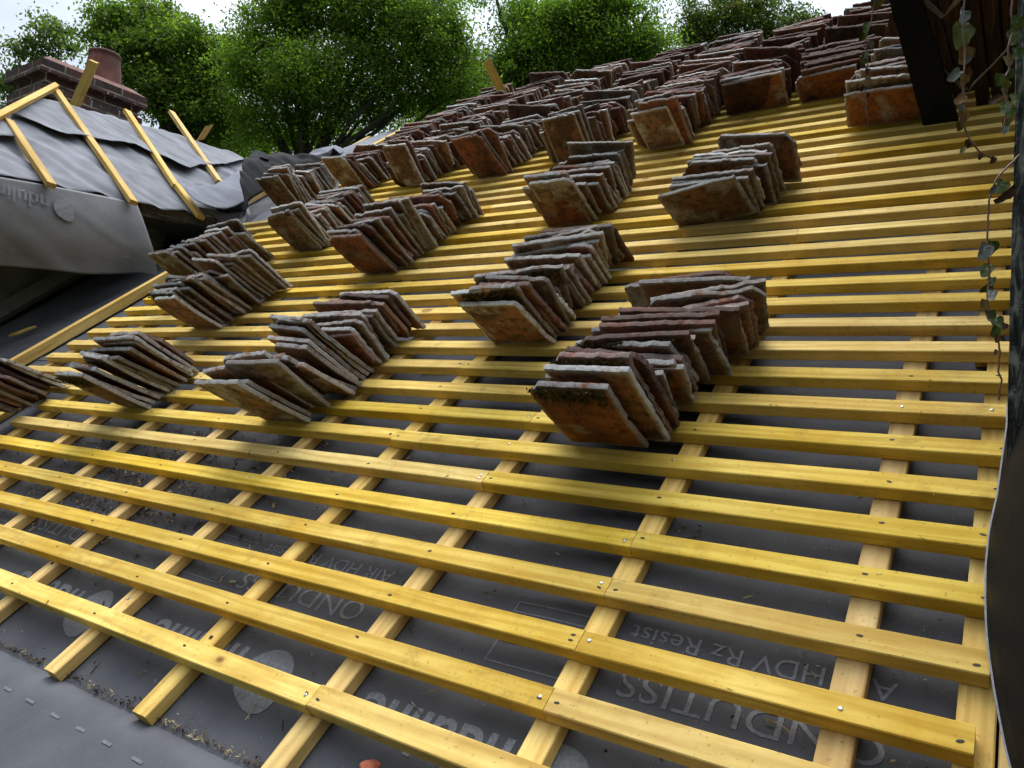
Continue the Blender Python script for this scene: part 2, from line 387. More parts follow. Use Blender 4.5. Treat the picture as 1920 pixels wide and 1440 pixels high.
# tile battens: one every 0.1 up the slope, in lengths butted over the counter battens
GAUGE = {-1: -.109, 0: -.006, 1: .093, 2: .197, 3: .302, 4: .405, 5: .506, 6: .606, 7: .706, 8: .807, 9: .907, 10: 1.005, 11: 1.102, 12: 1.198, 13: 1.301}
BT = .025; BW = .038
nail_me = None
def nail_mesh():
    V = []; F = []; n = 8
    for r_, z in ((.0029, .0), (.0029, .0009), (.0017, .0014)):
        for i in range(n): V.append((r_ * math.cos(2 * math.pi * i / n), r_ * math.sin(2 * math.pi * i / n), z))
    for k in range(2):
        for i in range(n): F.append((k * n + i, k * n + (i + 1) % n, (k + 1) * n + (i + 1) % n, (k + 1) * n + i))
    F.append(tuple(2 * n + i for i in range(n))); return mesh('nail', V, F)
NAIL_A = nail_mesh(); NAIL_A.materials.append(M_NAIL)
NAIL_B = nail_mesh(); NAIL_B.materials.append(M_NAILD)
for vv in NAIL_B.vertices: vv.co.x *= 1.5; vv.co.y *= .7; vv.co.z *= .35
for j in range(-1, 40):
    v = GAUGE.get(j, .1 * j + .0015 * nse((j * 3.7, 0, 5)))
    uR = {1: .0195, -1: .03, 0: .024, 2: .0295}.get(j, .042 + .01 * nse((j * 1.9, 4, 4)))
    if j > 25: uR = -.02
    uL = -3.275 + .012 * nse((j * 2.3, 1, 1))
    if j in (4, 5): uL = -2.782
    if j < 4: uL = -3.27 - .01 * (j % 2)
    if j in (21, 22): uL = -3.75
    if j in (16, 17): uL = -3.36
    if j in (14, 19, 24): uL = -3.33
    if j in (0, 1, 2, 3): cuts = [-.46]
    elif j == -1: cuts = [-.815]
    else: cuts = sorted([CU[rnd.choice((3, 4, 5, 6))] + .02] if j % 3 else [CU[rnd.choice((2, 3))] + .02, CU[rnd.choice((7, 8))] + .02], reverse=True)
    cuts = [uR] + cuts + [uL]
    for q in range(len(cuts) - 1):
        a, b = cuts[q + 1], cuts[q]
        if q < len(cuts) - 2: a += .0009
        me = timber('tile_batten', b - a, BW, BT - .0006, j * 5.7 + q * 31.3)
        mwm = ROOF @ Matrix.Translation((a, v, BT + .0004 * nse((j, q, 7)))) @ Matrix.Rotation(.0022 * nse((j * 7.1, q * 3.3, 2)), 4, 'Z')
        o = link('tile_batten', me, M_BAT, mw=mwm)
        part = ('piece next to the post' if q == 0 else ('piece towards the membrane roof' if q == len(cuts) - 2 else 'middle piece'))
        tag(o, 'yellow tile batten, %s row up from the eave, %s' % (ordinal(j + 2), part), 'batten', 'yellow tile battens across the main roof')
        if j <= 14:
            for ci, cu_ in enumerate(CU):
                x = cu_ + .019 + rnd.uniform(-.007, .007) - (.022 if ci == 0 and j > 8 else 0)
                if ci == 0 and x > b - .012: x = b - .014
                if abs(x - a) < .02 or abs(x - b) < .02:
                    x = a + .013 if abs(x - a) < abs(x - b) else b - .013
                if a + .008 < x < b - .008 and (j < 9 or u > -1):
                    nl = bpy.data.objects.new('nail', NAIL_A if rnd.random() < .2 else NAIL_B); C.objects.link(nl); nl.parent = o
                    nl.location = (x - a, BW * rnd.uniform(.3, .65), .0002); nl.rotation_euler = (0, 0, rnd.uniform(-.4, .4))

# ------------------------------------------------------------------ clay tiles
TW, TH, TT = .163, .236, .0118
def tile_grid(seed, w, h, nx, ny, rough=1.0):
    """one worn plain tile standing in local x (width) and y (height), outer face towards +z"""
    V = []; F = []; E = []
    bites = [(rnd.random(), rnd.choice((0, 1, 2, 3)), rnd.uniform(.012, .03), rnd.uniform(.003, .009)) for _ in range(rnd.choice((1, 2, 3, 4)))]; chipx = [rnd.random() < .35 for _ in range(4)]
    cs = [rnd.uniform(.010, .04) for _ in range(4)]
    camber = rnd.uniform(.001, .005)
    def P(a, b):
        x = (a - .5) * w; y = b * h; jr = random.Random(int(seed * 997 + a * 131071 + b * 8191))
        # broken corners
        for q, (sx, sy) in enumerate(((0, 0), (1, 0), (0, 1), (1, 1))):
            if chipx[q]:
                da = abs(a - sx) * w; db = abs(b - sy) * h; s = cs[q]
                if da + db < s:
                    k = (s - da - db) * .55; x += k * (1 if sx == 0 else -1); y += k * (1 if sy == 0 else -1)
        e = min(a, 1 - a, b, 1 - b)
        j = .0019 * rough; jag = .0011 * rough
        if e < .001:
            x += j * nse((a * 9 + seed, b * 9, 1)) + j * .6 * nse((a * 31 + seed, b * 31, 2)); y += j * nse((a * 9 + seed, b * 9, 5)) + j * .6 * nse((a * 31, b * 31 + seed, 6))
            x += jag * (jr.random() - .5) * 2; y += jag * (jr.random() - .5) * 2
            for (pp, sd_, wd_, dp) in bites:
                tpos, onside = ((a, b < .001), (a, b > .999), (b, a < .001), (b, a > .999))[sd_]
                if onside:
                    k = max(0, 1 - abs(tpos - pp) * (w if sd_ < 2 else h) / wd_) * dp
                    if sd_ == 0: y += k
                    elif sd_ == 1: y -= k
                    elif sd_ == 2: x += k
                    else: x -= k
        z = camber * (1 - (2 * b - 1) ** 2) + .0015 * nse((a * 3 + seed, b * 3, 9)) * rough
        return x, y, z
    for side in (1, 0):
        for jy in range(ny + 1):
            for ix in range(nx + 1):
                a, b = ix / nx, jy / ny; x, y, z = P(a, b); e = min(a, 1 - a, b, 1 - b) < .001
                tz = TT * (.5 if side else -.5) + .0005 * rough * nse((a * 14 + seed, b * 14, 3 + side * 8))
                if e: tz *= .9
                V.append((x, y, z + tz)); E.append(1.0 if e else (.12 if min(a, 1 - a, b, 1 - b) < 1.01 / max(nx, ny) else 0))
    n = nx + 1; m = n * (ny + 1)
    for jy in range(ny):
        for ix in range(nx):
            a = jy * n + ix; F.append((a, a + 1, a + n + 1, a + n)); F.append((m + a, m + a + n, m + a + n + 1, m + a + 1))
    rim = [i for i in range(n)] + [j * n + nx for j in range(1, ny + 1)] + [ny * n + i for i in range(nx - 1, -1, -1)] + [j * n for j in range(ny - 1, 0, -1)]
    # a middle ring rounds the rim
    b0 = len(V)
    for i in rim:
        x, y, z = V[i]; x2, y2, z2 = V[m + i]; cx, cy = 0, h / 2
        dx, dy = x - cx, y - cy; l = math.hypot(dx, dy); s = .0009 * (1 + nse((x * 60 + seed, y * 60, 7)))
        V.append(((x + x2) / 2 + dx / l * s, (y + y2) / 2 + dy / l * s, (z + z2) / 2)); E.append(1.0)
    for k in range(len(rim)):
        a, b = rim[k], rim[(k + 1) % len(rim)]; c_, d = b0 + k, b0 + (k + 1) % len(rim)
        F.append((a, c_, d, b)); F.append((c_, m + a, m + b, d))
    return V, F, E
def tile_mesh(name, seed, w, h, nx=18, ny=24, mat=None, rough=1.0):
    V, F, E = tile_grid(seed, w, h, nx, ny, rough); me = mesh(name, V, F)
    a = me.attributes.new('edge', 'FLOAT', 'POINT'); a.data.foreach_set('value', E)
    a = me.attributes.new('vary', 'FLOAT', 'POINT'); a.data.foreach_set('value', [rnd.random()] * len(V))
    me.materials.append(mat); me.polygons.foreach_set('use_smooth', [True] * len(F)); 
    me.set_sharp_from_angle(angle=math.radians(24))
    return me
TALL = {}; WIDE = {}
for nm, mt in (('grey', M_CLAY), ('red', M_RED), ('orange', M_ORG)):
    TALL[nm] = [tile_mesh('clay_tile', rnd.uniform(0, 99), TW * rnd.uniform(.96, 1.03), TH * rnd.uniform(.93, 1.03), mat=mt, rough=rnd.uniform(.7, 2.0)) for _ in range(14)]
    WIDE[nm] = [tile_mesh('clay_tile', rnd.uniform(0, 99), TH * rnd.uniform(.97, 1.06), TW * rnd.uniform(.93, 1.0), 24, 18, mat=mt, rough=rnd.uniform(.7, 2.0)) for _ in range(14)]
def tile_matrix(uR, v, w0, wid, lean, yaw, roll):
    """bottom edge centre; right-hand bottom corner at (uR, v)"""
    e = Vector((math.cos(yaw), math.sin(yaw), 0)); n0 = Vector((-math.sin(yaw), math.cos(yaw), 0))      # along the width, up-slope
    d = Vector((0, 0, 1)) * math.cos(lean) - n0 * math.sin(lean)
    e2 = e * math.cos(roll) + d * math.sin(roll); d2 = d * math.cos(roll) - e * math.sin(roll)
    z = e2.cross(d2)
    z = -n0 * math.cos(lean) - Vector((0, 0, 1)) * math.sin(lean) if False else z
    o = Vector((uR, v, w0)) - e2 * (wid / 2) + Vector((0, 0, abs(math.sin(roll)) * wid * .5))
    m = Matrix(((e2.x, d2.x, z.x, o.x), (e2.y, d2.y, z.y, o.y), (e2.z, d2.z, z.z, o.z), (0, 0, 0, 1)))
    return ROOF @ m
MOSS_ME = {}
def moss_mesh(w, h):
    V, F = [], []; R_ = random.Random(int(w * 1e4))
    for _ in range(420):
        x = R_.uniform(-.44, .44) * w; y = h * (1 - abs(R_.gauss(0, .11))) - .012; z = TT * .5 + .005; s = R_.uniform(.002, .0055)
        a = R_.uniform(0, 6.28); dx, dy = math.cos(a) * s, math.sin(a) * s; b0 = len(V)
        V += [(x - dx, y - dy, z + R_.uniform(-.003, .004)), (x + dy, y - dx, z + R_.uniform(-.002, .005)), (x + dx, y + dy, z + R_.uniform(.001, .008))]; F.append((b0, b0 + 1, b0 + 2))
    return mesh('moss_clump', V, F)
ALL = []           # (distance, build function) so the nearest 300 become individuals
PILES = [
 # name, uR0, v0, uR1, v1, spacing, wide(from index, to), lean0, lean1, yaw, reds, h-factor
 dict(n='first pile from the post, bottom row', a=(-.522, .556), b=(-.415, 1.04), tall=4, org=1, lean=(29, 17), yaw=(0, 7), red=.42, sp=.0205),
 dict(n='second pile from the post, bottom row', a=(-1.425, .54), b=(-1.385, 1.02), tall=13, lean=(30, 17), yaw=(0, 3), red=.25, sp=.0215),
 dict(n='third pile from the post, bottom row', a=(-2.13, .54), b=(-2.13, .78), tall=99, lean=(32, 29), yaw=(0, 5), red=.1, sp=.0215),
 dict(n='fourth pile from the post, bottom row', a=(-2.79, .44), b=(-2.73, .64), tall=99, lean=(33, 28), yaw=(2, 4), red=.5, sp=.024),
 dict(n='first pile from the post, second row', a=(-.915, .93), b=(-.905, 1.41), tall=6, lean=(29, 23), yaw=(0, 4), red=.3, sp=.0215),
 dict(n='second pile from the post, second row', a=(-2.36, 1.03), b=(-2.31, 1.34), tall=99, lean=(32, 28), yaw=(0, 4), red=.15, sp=.020),
 dict(n='first pile from the post, third row', a=(-.595, 1.63), b=(-.545, 1.93), tall=0, lean=(25, 4), yaw=(2, 3), red=.2, sp=.0215),
 dict(n='second pile from the post, third row', a=(-1.17, 1.72), b=(-1.12, 2.07), tall=3, org=1, lean=(26, 14), yaw=(4, 6), red=.15, sp=.0215),
 dict(n='third pile from the post, third row', a=(-1.815, 1.42), b=(-1.745, 1.94), tall=12, lean=(28, 23), yaw=(0, 5), red=.3, sp=.0215),
 dict(n='fourth pile from the post, third row', a=(-2.47, 1.71), b=(-2.44, 2.14), tall=5, lean=(24, 23), yaw=(0, 5), red=.12, sp=.021),
 dict(n='fifth pile from the post, third row', a=(-2.84, 1.38), b=(-2.71, 1.66), tall=99, lean=(28, 25), yaw=(0, 5), red=.15, sp=.019),
 dict(n='small pile beside the curled membrane', a=(-3.24, 2.36), b=(-3.22, 2.69), tall=8, lean=(20, 10), yaw=(2, 2), red=.12, sp=.0205),
 dict(n='first pile from the post, top band', a=(-.235, 2.37), b=(-.20, 2.86), tall=0, lean=(24, 8), yaw=(-2, 0), red=.25, sp=.024, org=1),
 dict(n='second pile from the post, top band', a=(-.49, 2.84), b=(-.42, 3.84), tall=0, lean=(24, 13), yaw=(0, 2), red=.95, org=1, sp=.0225),
 dict(n='third pile from the post, top band', a=(-.77, 2.84), b=(-.74, 3.84), tall=0, lean=(22, 13), yaw=(0, 2), red=.85, org=1, sp=.0225),
 dict(n='fourth pile from the post, top band', a=(-1.09, 2.47), b=(-1.08, 3.84), tall=3, lean=(22, 12), yaw=(-4, 2), red=.55, sp=.0225),
 dict(n='fifth pile from the post, top band', a=(-1.51, 2.47), b=(-1.42, 3.84), tall=3, lean=(12, 10), yaw=(-1, 2), red=.5, sp=.0225),
 dict(n='sixth pile from the post, top band', a=(-1.93, 2.43), b=(-1.80, 3.84), tall=5, lean=(24, 12), yaw=(-3, 2), red=.4, sp=.0225),
 dict(n='seventh pile from the post, top band', a=(-2.42, 2.44), b=(-2.22, 3.84), tall=3, lean=(12, 10), yaw=(-5, 2), red=.35, sp=.0225),
 dict(n='eighth pile from the post, top band', a=(-2.88, 2.52), b=(-2.64, 3.84), tall=4, lean=(24, 12), yaw=(-3, 2), red=.45, sp=.0225),
]
CAMR = ROOFI @ CV
for pi, pl in enumerate(PILES):
    (ua, va), (ub, vb) = pl['a'], pl['b']; rr = random.Random(100 + pi)
    L = vb - va; v = va; i = 0; grp = 0; gy = gu = gl = 0
    while v < vb:
        f = min(1, (v - va) / max(L, .01))
        # the leaning eases off over the first half metre
        fl = min(1, (v - va) / .5)
        u = ua + (ub - ua) * f
        tall = i < pl['tall']; red = rr.random() < pl['red']
        if pl['n'].endswith('top band') and v > 3.0: red = rr.random() < max(.62, pl['red'])
        lean = pl['lean'][0] + (pl['lean'][1] - pl['lean'][0]) * fl + rr.gauss(0, 2.1)
        if grp <= 0 and i:
            grp = rr.randint(2, 6); gy = rr.gauss(0, 5.5); gu = rr.gauss(0, .014); gl = rr.gauss(0, 3)
        grp -= 1; lean += gl
        yaw = gy + pl['yaw'][0] + (pl['yaw'][1] - pl['yaw'][0]) * fl + rr.gauss(0, 2.0 if i else .6)
        roll = rr.gauss(0, 2.4)
        if rr.random() < .10: roll += rr.choice((-8, 7))
        if rr.random() < .06 and i: yaw += 9; lean -= 4
        pool = (TALL if tall else WIDE)['red' if red else 'grey']
        if i == 0 and pl.get('org'): pool = (TALL if tall else WIDE)['orange']
        me = rr.choice(pool)
        wid = TW if tall else TH
        uj = rr.gauss(0, .007) + gu if i else 0
        if rr.random() < .12 and i: uj -= rr.uniform(.01, .04)
        w0 = BT + .002 + max(0, rr.gauss(0, .003))
        mwm = tile_matrix(u + uj, v, w0, wid, math.radians(lean), math.radians(yaw), math.radians(roll))
        fsink = .94 + rr.random() * .08 if rr.random() > .3 else rr.uniform(.78, .93)
        dist = (Vector((u, v, 0)) - CAMR).length
        ALL.append([dist - (.6 if i < 3 else 0), pi, i, me, mwm @ Matrix.Diagonal((1, fsink, 1, 1)), red, tall])
        v += pl['sp'] * .84 * rr.choice((.72, .85, 1.0, 1.0, 1.1, 1.45)); i += 1
    pl['count'] = i
ALL.sort(key=lambda a: a[0])
LOOK_R = ['rust-red clay tile', 'dark maroon clay tile', 'reddish clay tile']
LOOK_G = ['grey-brown clay tile', 'lichen-edged clay tile', 'worn brown clay tile', 'mossy grey clay tile']
STUFF = []
for k, (dist, pi, i, me, mwm, red, tall) in enumerate(ALL):
    if k >= 300: STUFF.append((me, mwm)); continue
    o = bpy.data.objects.new('clay_tile', me); C.objects.link(o); o.matrix_world = mwm
    look = 'orange-brown clay tile' if i == 0 else (LOOK_R if red else LOOK_G)[(i * 7 + pi) % (3 if red else 4)]
    tag(o, '%s, %s back in the %s' % (look, ordinal(i + 1), PILES[pi]['n']) if i else '%s at the front of the %s' % (look, PILES[pi]['n']),
        'roof tile', 'clay tiles stacked in the %s' % PILES[pi]['n'])
    if (pi, i) in ((0, 2), (0, 7), (5, 1), (2, 0), (5, 5), (0, 0), (0, 9), (0, 12), (4, 2), (4, 9), (5, 3), (8, 4), (1, 7), (1, 15), (4, 14)):
        mm = moss_mesh(TW if tall else TH, TH if tall else TW); mo = link('moss', mm, M_MOSS, parent=o)
if STUFF:
    Vs = []; Fs = []; es = []; vs = []; mi = []; b0 = 0
    for me, mwm in STUFF:
        n = len(me.vertices); co = np.empty(n * 3); me.vertices.foreach_get('co', co); co = co.reshape(-1, 3)
        M4 = np.array(mwm); Vs.append(co @ M4[:3, :3].T + M4[:3, 3])
        Fs += [tuple(b0 + x for x in p.vertices) for p in me.polygons]
        e = np.empty(n); me.attributes['edge'].data.foreach_get('value', e); es.append(e); vs.append(np.full(n, rnd.random()))
        mi += [1 if me.materials[0] is M_RED else 0] * len(me.polygons); b0 += n
    me2 = mesh('more_clay_tiles', np.concatenate(Vs), Fs)
    a = me2.attributes.new('edge', 'FLOAT', 'POINT'); a.data.foreach_set('value', np.concatenate(es))
    a = me2.attributes.new('vary', 'FLOAT', 'POINT'); a.data.foreach_set('value', np.concatenate(vs))
    o = link('clay_tiles_by_ridge', me2, [M_CLAY, M_RED]); me2.polygons.foreach_set('material_index', mi)
    me2.polygons.foreach_set('use_smooth', [True] * len(me2.polygons)); me2.set_sharp_from_angle(angle=math.radians(38))
    tag(o, 'mass of dark red clay tiles packed below the ridge behind the front piles', 'roof tiles', kind='stuff')

# ------------------------------------------------------------------ the wing roof with its membranes
def wing_curve(pts, h):
    return [on_wing(x, y, h) for x, y in pts]
def resample(P, n):
    P = [Vector((*p, 0)) if len(p) == 2 else Vector(p) for p in P]; d = [0]
    for a, b in zip(P, P[1:]): d.append(d[-1] + (b - a).length)
    out = []
    for i in range(n + 1):
        s = d[-1] * i / n; k = 0
        while k < len(d) - 2 and d[k + 1] < s: k += 1
        f = (s - d[k]) / max(1e-9, d[k + 1] - d[k]); out.append(P[k].lerp(P[k + 1], min(1, max(0, f))))
    return out
def loft(name, top, bot, nu, nv, lift, mat, wr=.012, seed=0, thick=.0015):
    A = resample(top, nu); B = resample(bot, nu)
    def fn(a, b):
        i = min(nu, int(round(a * nu))); p = A[i].lerp(B[i], b); Y, s = p.x, p.y
        h = lift(a, b) + wr * (nse((Y * 5 + s * 4, s * 2.2 - Y, seed)) + .5 * nse((Y * 12 + s * 9, s * 3, seed + 5)) - .5 * (1 - min(1, 9 * abs(nse((Y * 2.2 + s * 3.1, s * 1.2 - Y * .6, seed + 9))))) + .25 * (1 - min(1, 8 * abs(nse((Y * 4.1 + s * 6, s * 2.2 - Y * 2, seed + 19))))))
        return wing(Y, s, h)
    return sheet(name, fn, nu, nv, mat, thick)
# everything under the sheets: a boarded prism, so nothing is hollow
Yb0, Yb1 = .2, 3.0
RS = 1.13
V = [wing(Yb0, -.0, -.03), wing(Yb1, -.0, -.03), wing(Yb1, RS, -.03), wing(1.1, RS * .9, -.03), wing(Yb0, .02, -.03)]
def wp(Y, s, h=-.03): return wing(Y, s, h)
hipA = on_wing(69, 182); hipB = on_wing(0, 220)
hs = (hipA[1] - hipB[1]) / (hipA[0] - hipB[0]); Yh0 = hipA[0] - hipA[1] / hs
front = [wp(Yh0, 0), wp(3.0, 0), wp(3.0, RS + .05), wp(2.2, RS + .04), wp(1.4, hipA[1] + .07), wp(hipA[0], hipA[1])]
backd = Vector((-math.cos(WA), 0, -math.sin(WA))) * 1.3
V = front + [front[5] + backd, front[4] + backd, front[3] + backd, front[2] + backd, front[0] + Vector((-2.4, 0, -.1)), front[1] + Vector((-2.4, 0, -.1))]
F = [(0, 1, 2, 3, 4, 5), (5, 4, 7, 6), (4, 3, 8, 7), (3, 2, 9, 8), (0, 5, 6, 10), (1, 11, 9, 2), (6, 7, 8, 9, 11, 10), (0, 10, 11, 1)]
t = NT('old_boards'); g = t.coord(scale=(1, 6, 1)); M_BOARD = t.out(t.ramp(t.noise(g, 9, 5), [(.3, (.05, .045, .036)), (.7, (.17, .155, .125))]), .85, t.bump(t.noise(g, 30, 4), .5, .004))
wing_root = empty('wing_roof', Matrix.Translation(wing(1.5, 0)))
tag(wing_root, 'small cross-wing roof wrapped in loose grey membrane in front of the chimney', 'roof')
deck = link('deck', mesh('deck', V, F), M_BOARD); 
def under(o, par):
    o.parent = par; o.matrix_parent_inverse = par.matrix_world.inverted() if par.matrix_world is not None else Matrix.Identity(4); return o
bpy.context.view_layer.update()
under(deck, wing_root)
low_top = wing_curve([(0, 219), (40, 200), (69, 186), (110, 195), (144, 203), (244, 232), (300, 246), (377, 270), (425, 288), (458, 302)], .01)
low_bot = wing_curve([(-260, 280), (-120, 305), (0, 331), (60, 341), (130, 354), (200, 368), (254, 380), (330, 398), (380, 408), (470, 430)], .005)
lo = loft('lower_membrane', low_top, low_bot, 120, 60, lambda a, b: .012, M_FELT_W, .022, 3); under(lo, wing_root)
up_top = wing_curve([(-2, 222), (34, 203), (69, 181), (109, 190), (144, 200), (244, 228), (300, 242), (377, 266), (427, 282), (460, 299)], .03)
up_bot = wing_curve([(3, 221), (13, 213), (31, 213), (50, 222), (73, 232), (94, 243), (109, 249), (151, 255), (175, 260), (250, 273), (280, 285), (305, 295), (335, 309), (355, 318), (375, 309), (395, 311), (430, 306), (461, 300)], .04)
ul = loft('ridge_membrane', up_top, up_bot, 130, 26, lambda a, b: .026 + .022 * b ** 3, M_FELT_W, .012, 11); under(ul, wing_root)
lap_l = loft('side_membrane', wing_curve([(-60, 240), (0, 222), (12, 216), (20, 224)], .03), wing_curve([(-60, 262), (-20, 257), (20, 257), (30, 259)], .03), 16, 8, lambda a, b: .03 + .01 * b, M_FELT_W, .006, 15); under(lap_l, wing_root)
# battens laid down the wing's slope
def wing_batten(x0, y0, x1, y1, name, label, seed, wd=.039, th=.026, h=.05, grp='short battens running down the membrane roof', mat=M_CB):
    a = wing(*on_wing(x0, y0, h), h); b = wing(*on_wing(x1, y1, h), h); X = (b - a); L = X.length; X.normalize()
    Z = WN; Yv = Z.cross(X).normalized(); Z = X.cross(Yv)
    m = Matrix(((X.x, Yv.x, Z.x, a.x), (X.y, Yv.y, Z.y, a.y), (X.z, Yv.z, Z.z, a.z), (0, 0, 0, 1)))
    o = link(name, timber(name, L, wd, th, seed, seg=.15, slant=.25), mat, mw=m @ Matrix.Translation((0, -wd / 2, 0)))
    return tag(o, label, 'batten', grp)
wing_batten(17, 222, 97, 342, 'counter_batten', 'shortest yellow batten on the membrane roof, beside the hip', 201)
wing_batten(105, 164, 252, 375, 'counter_batten', 'long yellow batten down the membrane roof from the top of the hip rail', 202)
wing_batten(239, 205, 332, 346, 'counter_batten', 'yellow batten on the membrane roof overlapping the chimney brickwork at its top', 203)
wing_batten(331, 342, 378, 403, 'counter_batten', 'short yellow batten butted below another down to the membrane roof eave', 204)
wing_batten(322, 207, 413, 338, 'counter_batten', 'yellow batten on the membrane roof nearest the big trees', 205)
wing_batten(-160, 296, 107, 157, 'hip_rail', 'long yellow rail along the hip of the membrane roof below the chimney', 206, wd=.03, th=.03, h=.07, grp='rails')
# two offcuts standing behind the ridge
def stick(pa, pb, wd, th, name, label, mat=M_BAT, slant=.25, wide=None):
    X = (pb - pa); L = X.length; X.normalize(); vd = ((pa + pb) / 2 - CV).normalized() if wide is None else wide
    Yv = vd.cross(X).normalized(); Z = X.cross(Yv)
    m = Matrix(((X.x, Yv.x, Z.x, pa.x), (X.y, Yv.y, Z.y, pa.y), (X.z, Yv.z, Z.z, pa.z), (0, 0, 0, 1)))
    o = link(name, timber(name, L, wd, th, L * 99, seg=.1, slant=slant), mat, mw=m @ Matrix.Translation((0, -wd / 2, th / 2))); return tag(o, label, 'batten')
def depth_pt(x, y, D): return CV + ray(x, y) * D
stick(depth_pt(140, 200, 4.62), depth_pt(176, 117, 4.5), .05, .03, 'upright_batten', 'yellow batten standing against the chimney above the membrane ridge', wide=Vector((-.75, .6, -.25)))
stick(depth_pt(372, 268, 4.9), depth_pt(390, 240, 4.9), .035, .012, 'wood_offcut', 'small pointed wood offcut sticking up behind the membrane ridge', M_CB, slant=1.2)
stick(depth_pt(955, 200, 4.75), depth_pt(913, 115, 4.65), .05, .032, 'upright_batten', 'lone yellow batten standing up behind the tile piles against the trees', wide=Vector((-.5, .8, 0)))

# the drape hanging from the wing's eave
dt = [Vector(wing(*on_wing(x, y, .01), .01)) for x, y in [(-260, 281), (-120, 306), (0, 332), (60, 342), (130, 355), (200, 369), (256, 381)]]
def plane_u(x, y, u): return hit(x, y, Vector((u, 0, 0)), Vector((1, 0, 0)))
db = [plane_u(x, y, -3.78) for x, y in [(-300, 492), (-120, 494), (0, 498), (75, 504), (117, 509), (163, 514), (200, 514), (260, 512), (287, 519)]]
DT = resample(dt, 80); DB = resample(db, 80)
def drape_fn(a, b):
    i = min(80, int(round(a * 80))); p = DT[i].lerp(DB[i], b)
    bulge = .035 * math.sin(math.pi * b) + .022 * nse((p.y * 2.6 + b * 1.2, b * 1.8, 3)) * b + .03 * max(0, nse((p.y * 5 - b * 3, b, 7))) * b
    return Vector((p.x + bulge + (.05 * b * b if a > .9 else 0) * (a - .9) * 10, p.y, p.z))
t = NT('drape'); g = t.coord(); M_DRAPE = t.out(t.ramp(t.noise(g, 3.5, 5, .6), [(.3, (.15, .152, .155)), (.7, (.215, .217, .222))]), .6, t.bump(t.noise(g, 6, 4, .55), .35, .015), .3)
dr = sheet('draped_membrane', drape_fn, 80, 40, M_DRAPE, .0015)
tag(dr, 'grey membrane sheet hanging from the small wing eave with a faded upside-down logo', 'roofing membrane')
def lay_on_drape(me, x0, y0, sx, name):
    # letters turned half round: text runs from the camera-near end towards smaller Y
    base = plane_u(x0, y0, -3.76)
    for p in me.vertices:
        Y = base.y - p.co.x * sx; Z = base.z - p.co.y
        tZ = max(0, min(1, (1.36 - Z) / .36)); 
        # find the sheet there
        i = min(range(81), key=lambda q: abs(DT[q].lerp(DB[q], tZ).y - Y)); q = drape_fn(i / 80, max(0, min(1, (DT[i].z - Z) / max(.01, DT[i].z - DB[i].z))))
        p.co = (q.x + .010, Y, Z)
    return link(name, me, M_INK2, parent=dr)
lay_on_drape(flat_shape(egg(.047)), 110, 392, 1.0, 'logo_mark')
lay_on_drape(letters('nduline', .098, 0, 0, M_INK2, dr, bold=.001), 84, 371, 1.0, 'lettering')
for (x, y) in ((19, 463), (49, 466), (95, 471), (127, 475), (153, 478), (181, 480), (208, 480), (240, 479)):
    p = plane_u(x, y, -3.70); q = plane_u(x + 15, y + 1.2, -3.70); V = [p, q, q + Vector((0, 0, -.006)), p + Vector((0, 0, -.006))]
    for k, v_ in enumerate(V):
        tb = .75; i = min(range(81), key=lambda q: abs(DT[q].lerp(DB[q], tb).y - v_.y)); d = drape_fn(i / 80, max(0, min(1, (DT[i].z - v_.z) / (DT[i].z - DB[i].z)))); V[k] = (d.x + .004, v_.y, v_.z)
    link('printed_dash', mesh('printed_dash', V, [(0, 1, 2, 3)]), M_INK2, parent=dr)
# grey fascia under the exposed end of the eave, and the rough wall of the wing behind
pa = plane_u(256, 392, -3.86); pb = plane_u(425, 424, -3.88)
V = []; F = []
box_vf(0, (pb - pa).length, -.03, .0, -.065, .0, V, F)
X = (pb - pa).normalized(); Yv = Vector((0, 0, 1)).cross(X).normalized(); Z = X.cross(Yv)
o = link('fascia', mesh('fascia', V, F), M_BOARD, mw=Matrix(((X.x, Yv.x, Z.x, pa.x), (X.y, Yv.y, Z.y, pa.y), (X.z, Yv.z, Z.z, pa.z + .03), (0, 0, 0, 1)))); under(o, wing_root)
t = NT('lime_render'); g = t.coord(); M_REND = t.out(t.ramp(t.noise(g, 7, 6, .65), [(.3, (.10, .10, .075)), (.5, (.16, .15, .11)), (.75, (.22, .2, .15))]), .9, t.bump(t.noise(g, 25, 5, .7), .6, .01))
def wall_fn(a, b):
    Y = .15 + 2.5 * a; base = max(-.4, Y * math.tan(PITCH) - .12); z = base + (1.62 - base) * b
    return Vector((-4.62 + .025 * nse((Y * 6, z * 6, 1)) + .012 * nse((Y * 21, z * 21, 3)), Y, z))
o = sheet('wing_wall', wall_fn, 60, 40, M_REND, .05); tag(o, 'stained rendered wall in deep shade under the draped membrane', 'wall')
# a pale board along the foot of that wall
p = [W3(-4.60, 1.15, .03), W3(-4.60, 2.2, .03)]
o = stick(W3(-4.5, .95, .02), W3(-4.55, 1.92, .05), .11, .03, 'foot_board', 'grey-green board lying along the foot of the shaded wall', M_REND, wide=(ROOF.to_3x3() @ Vector((-.5, .1, -1))))
o['category'] = 'board'
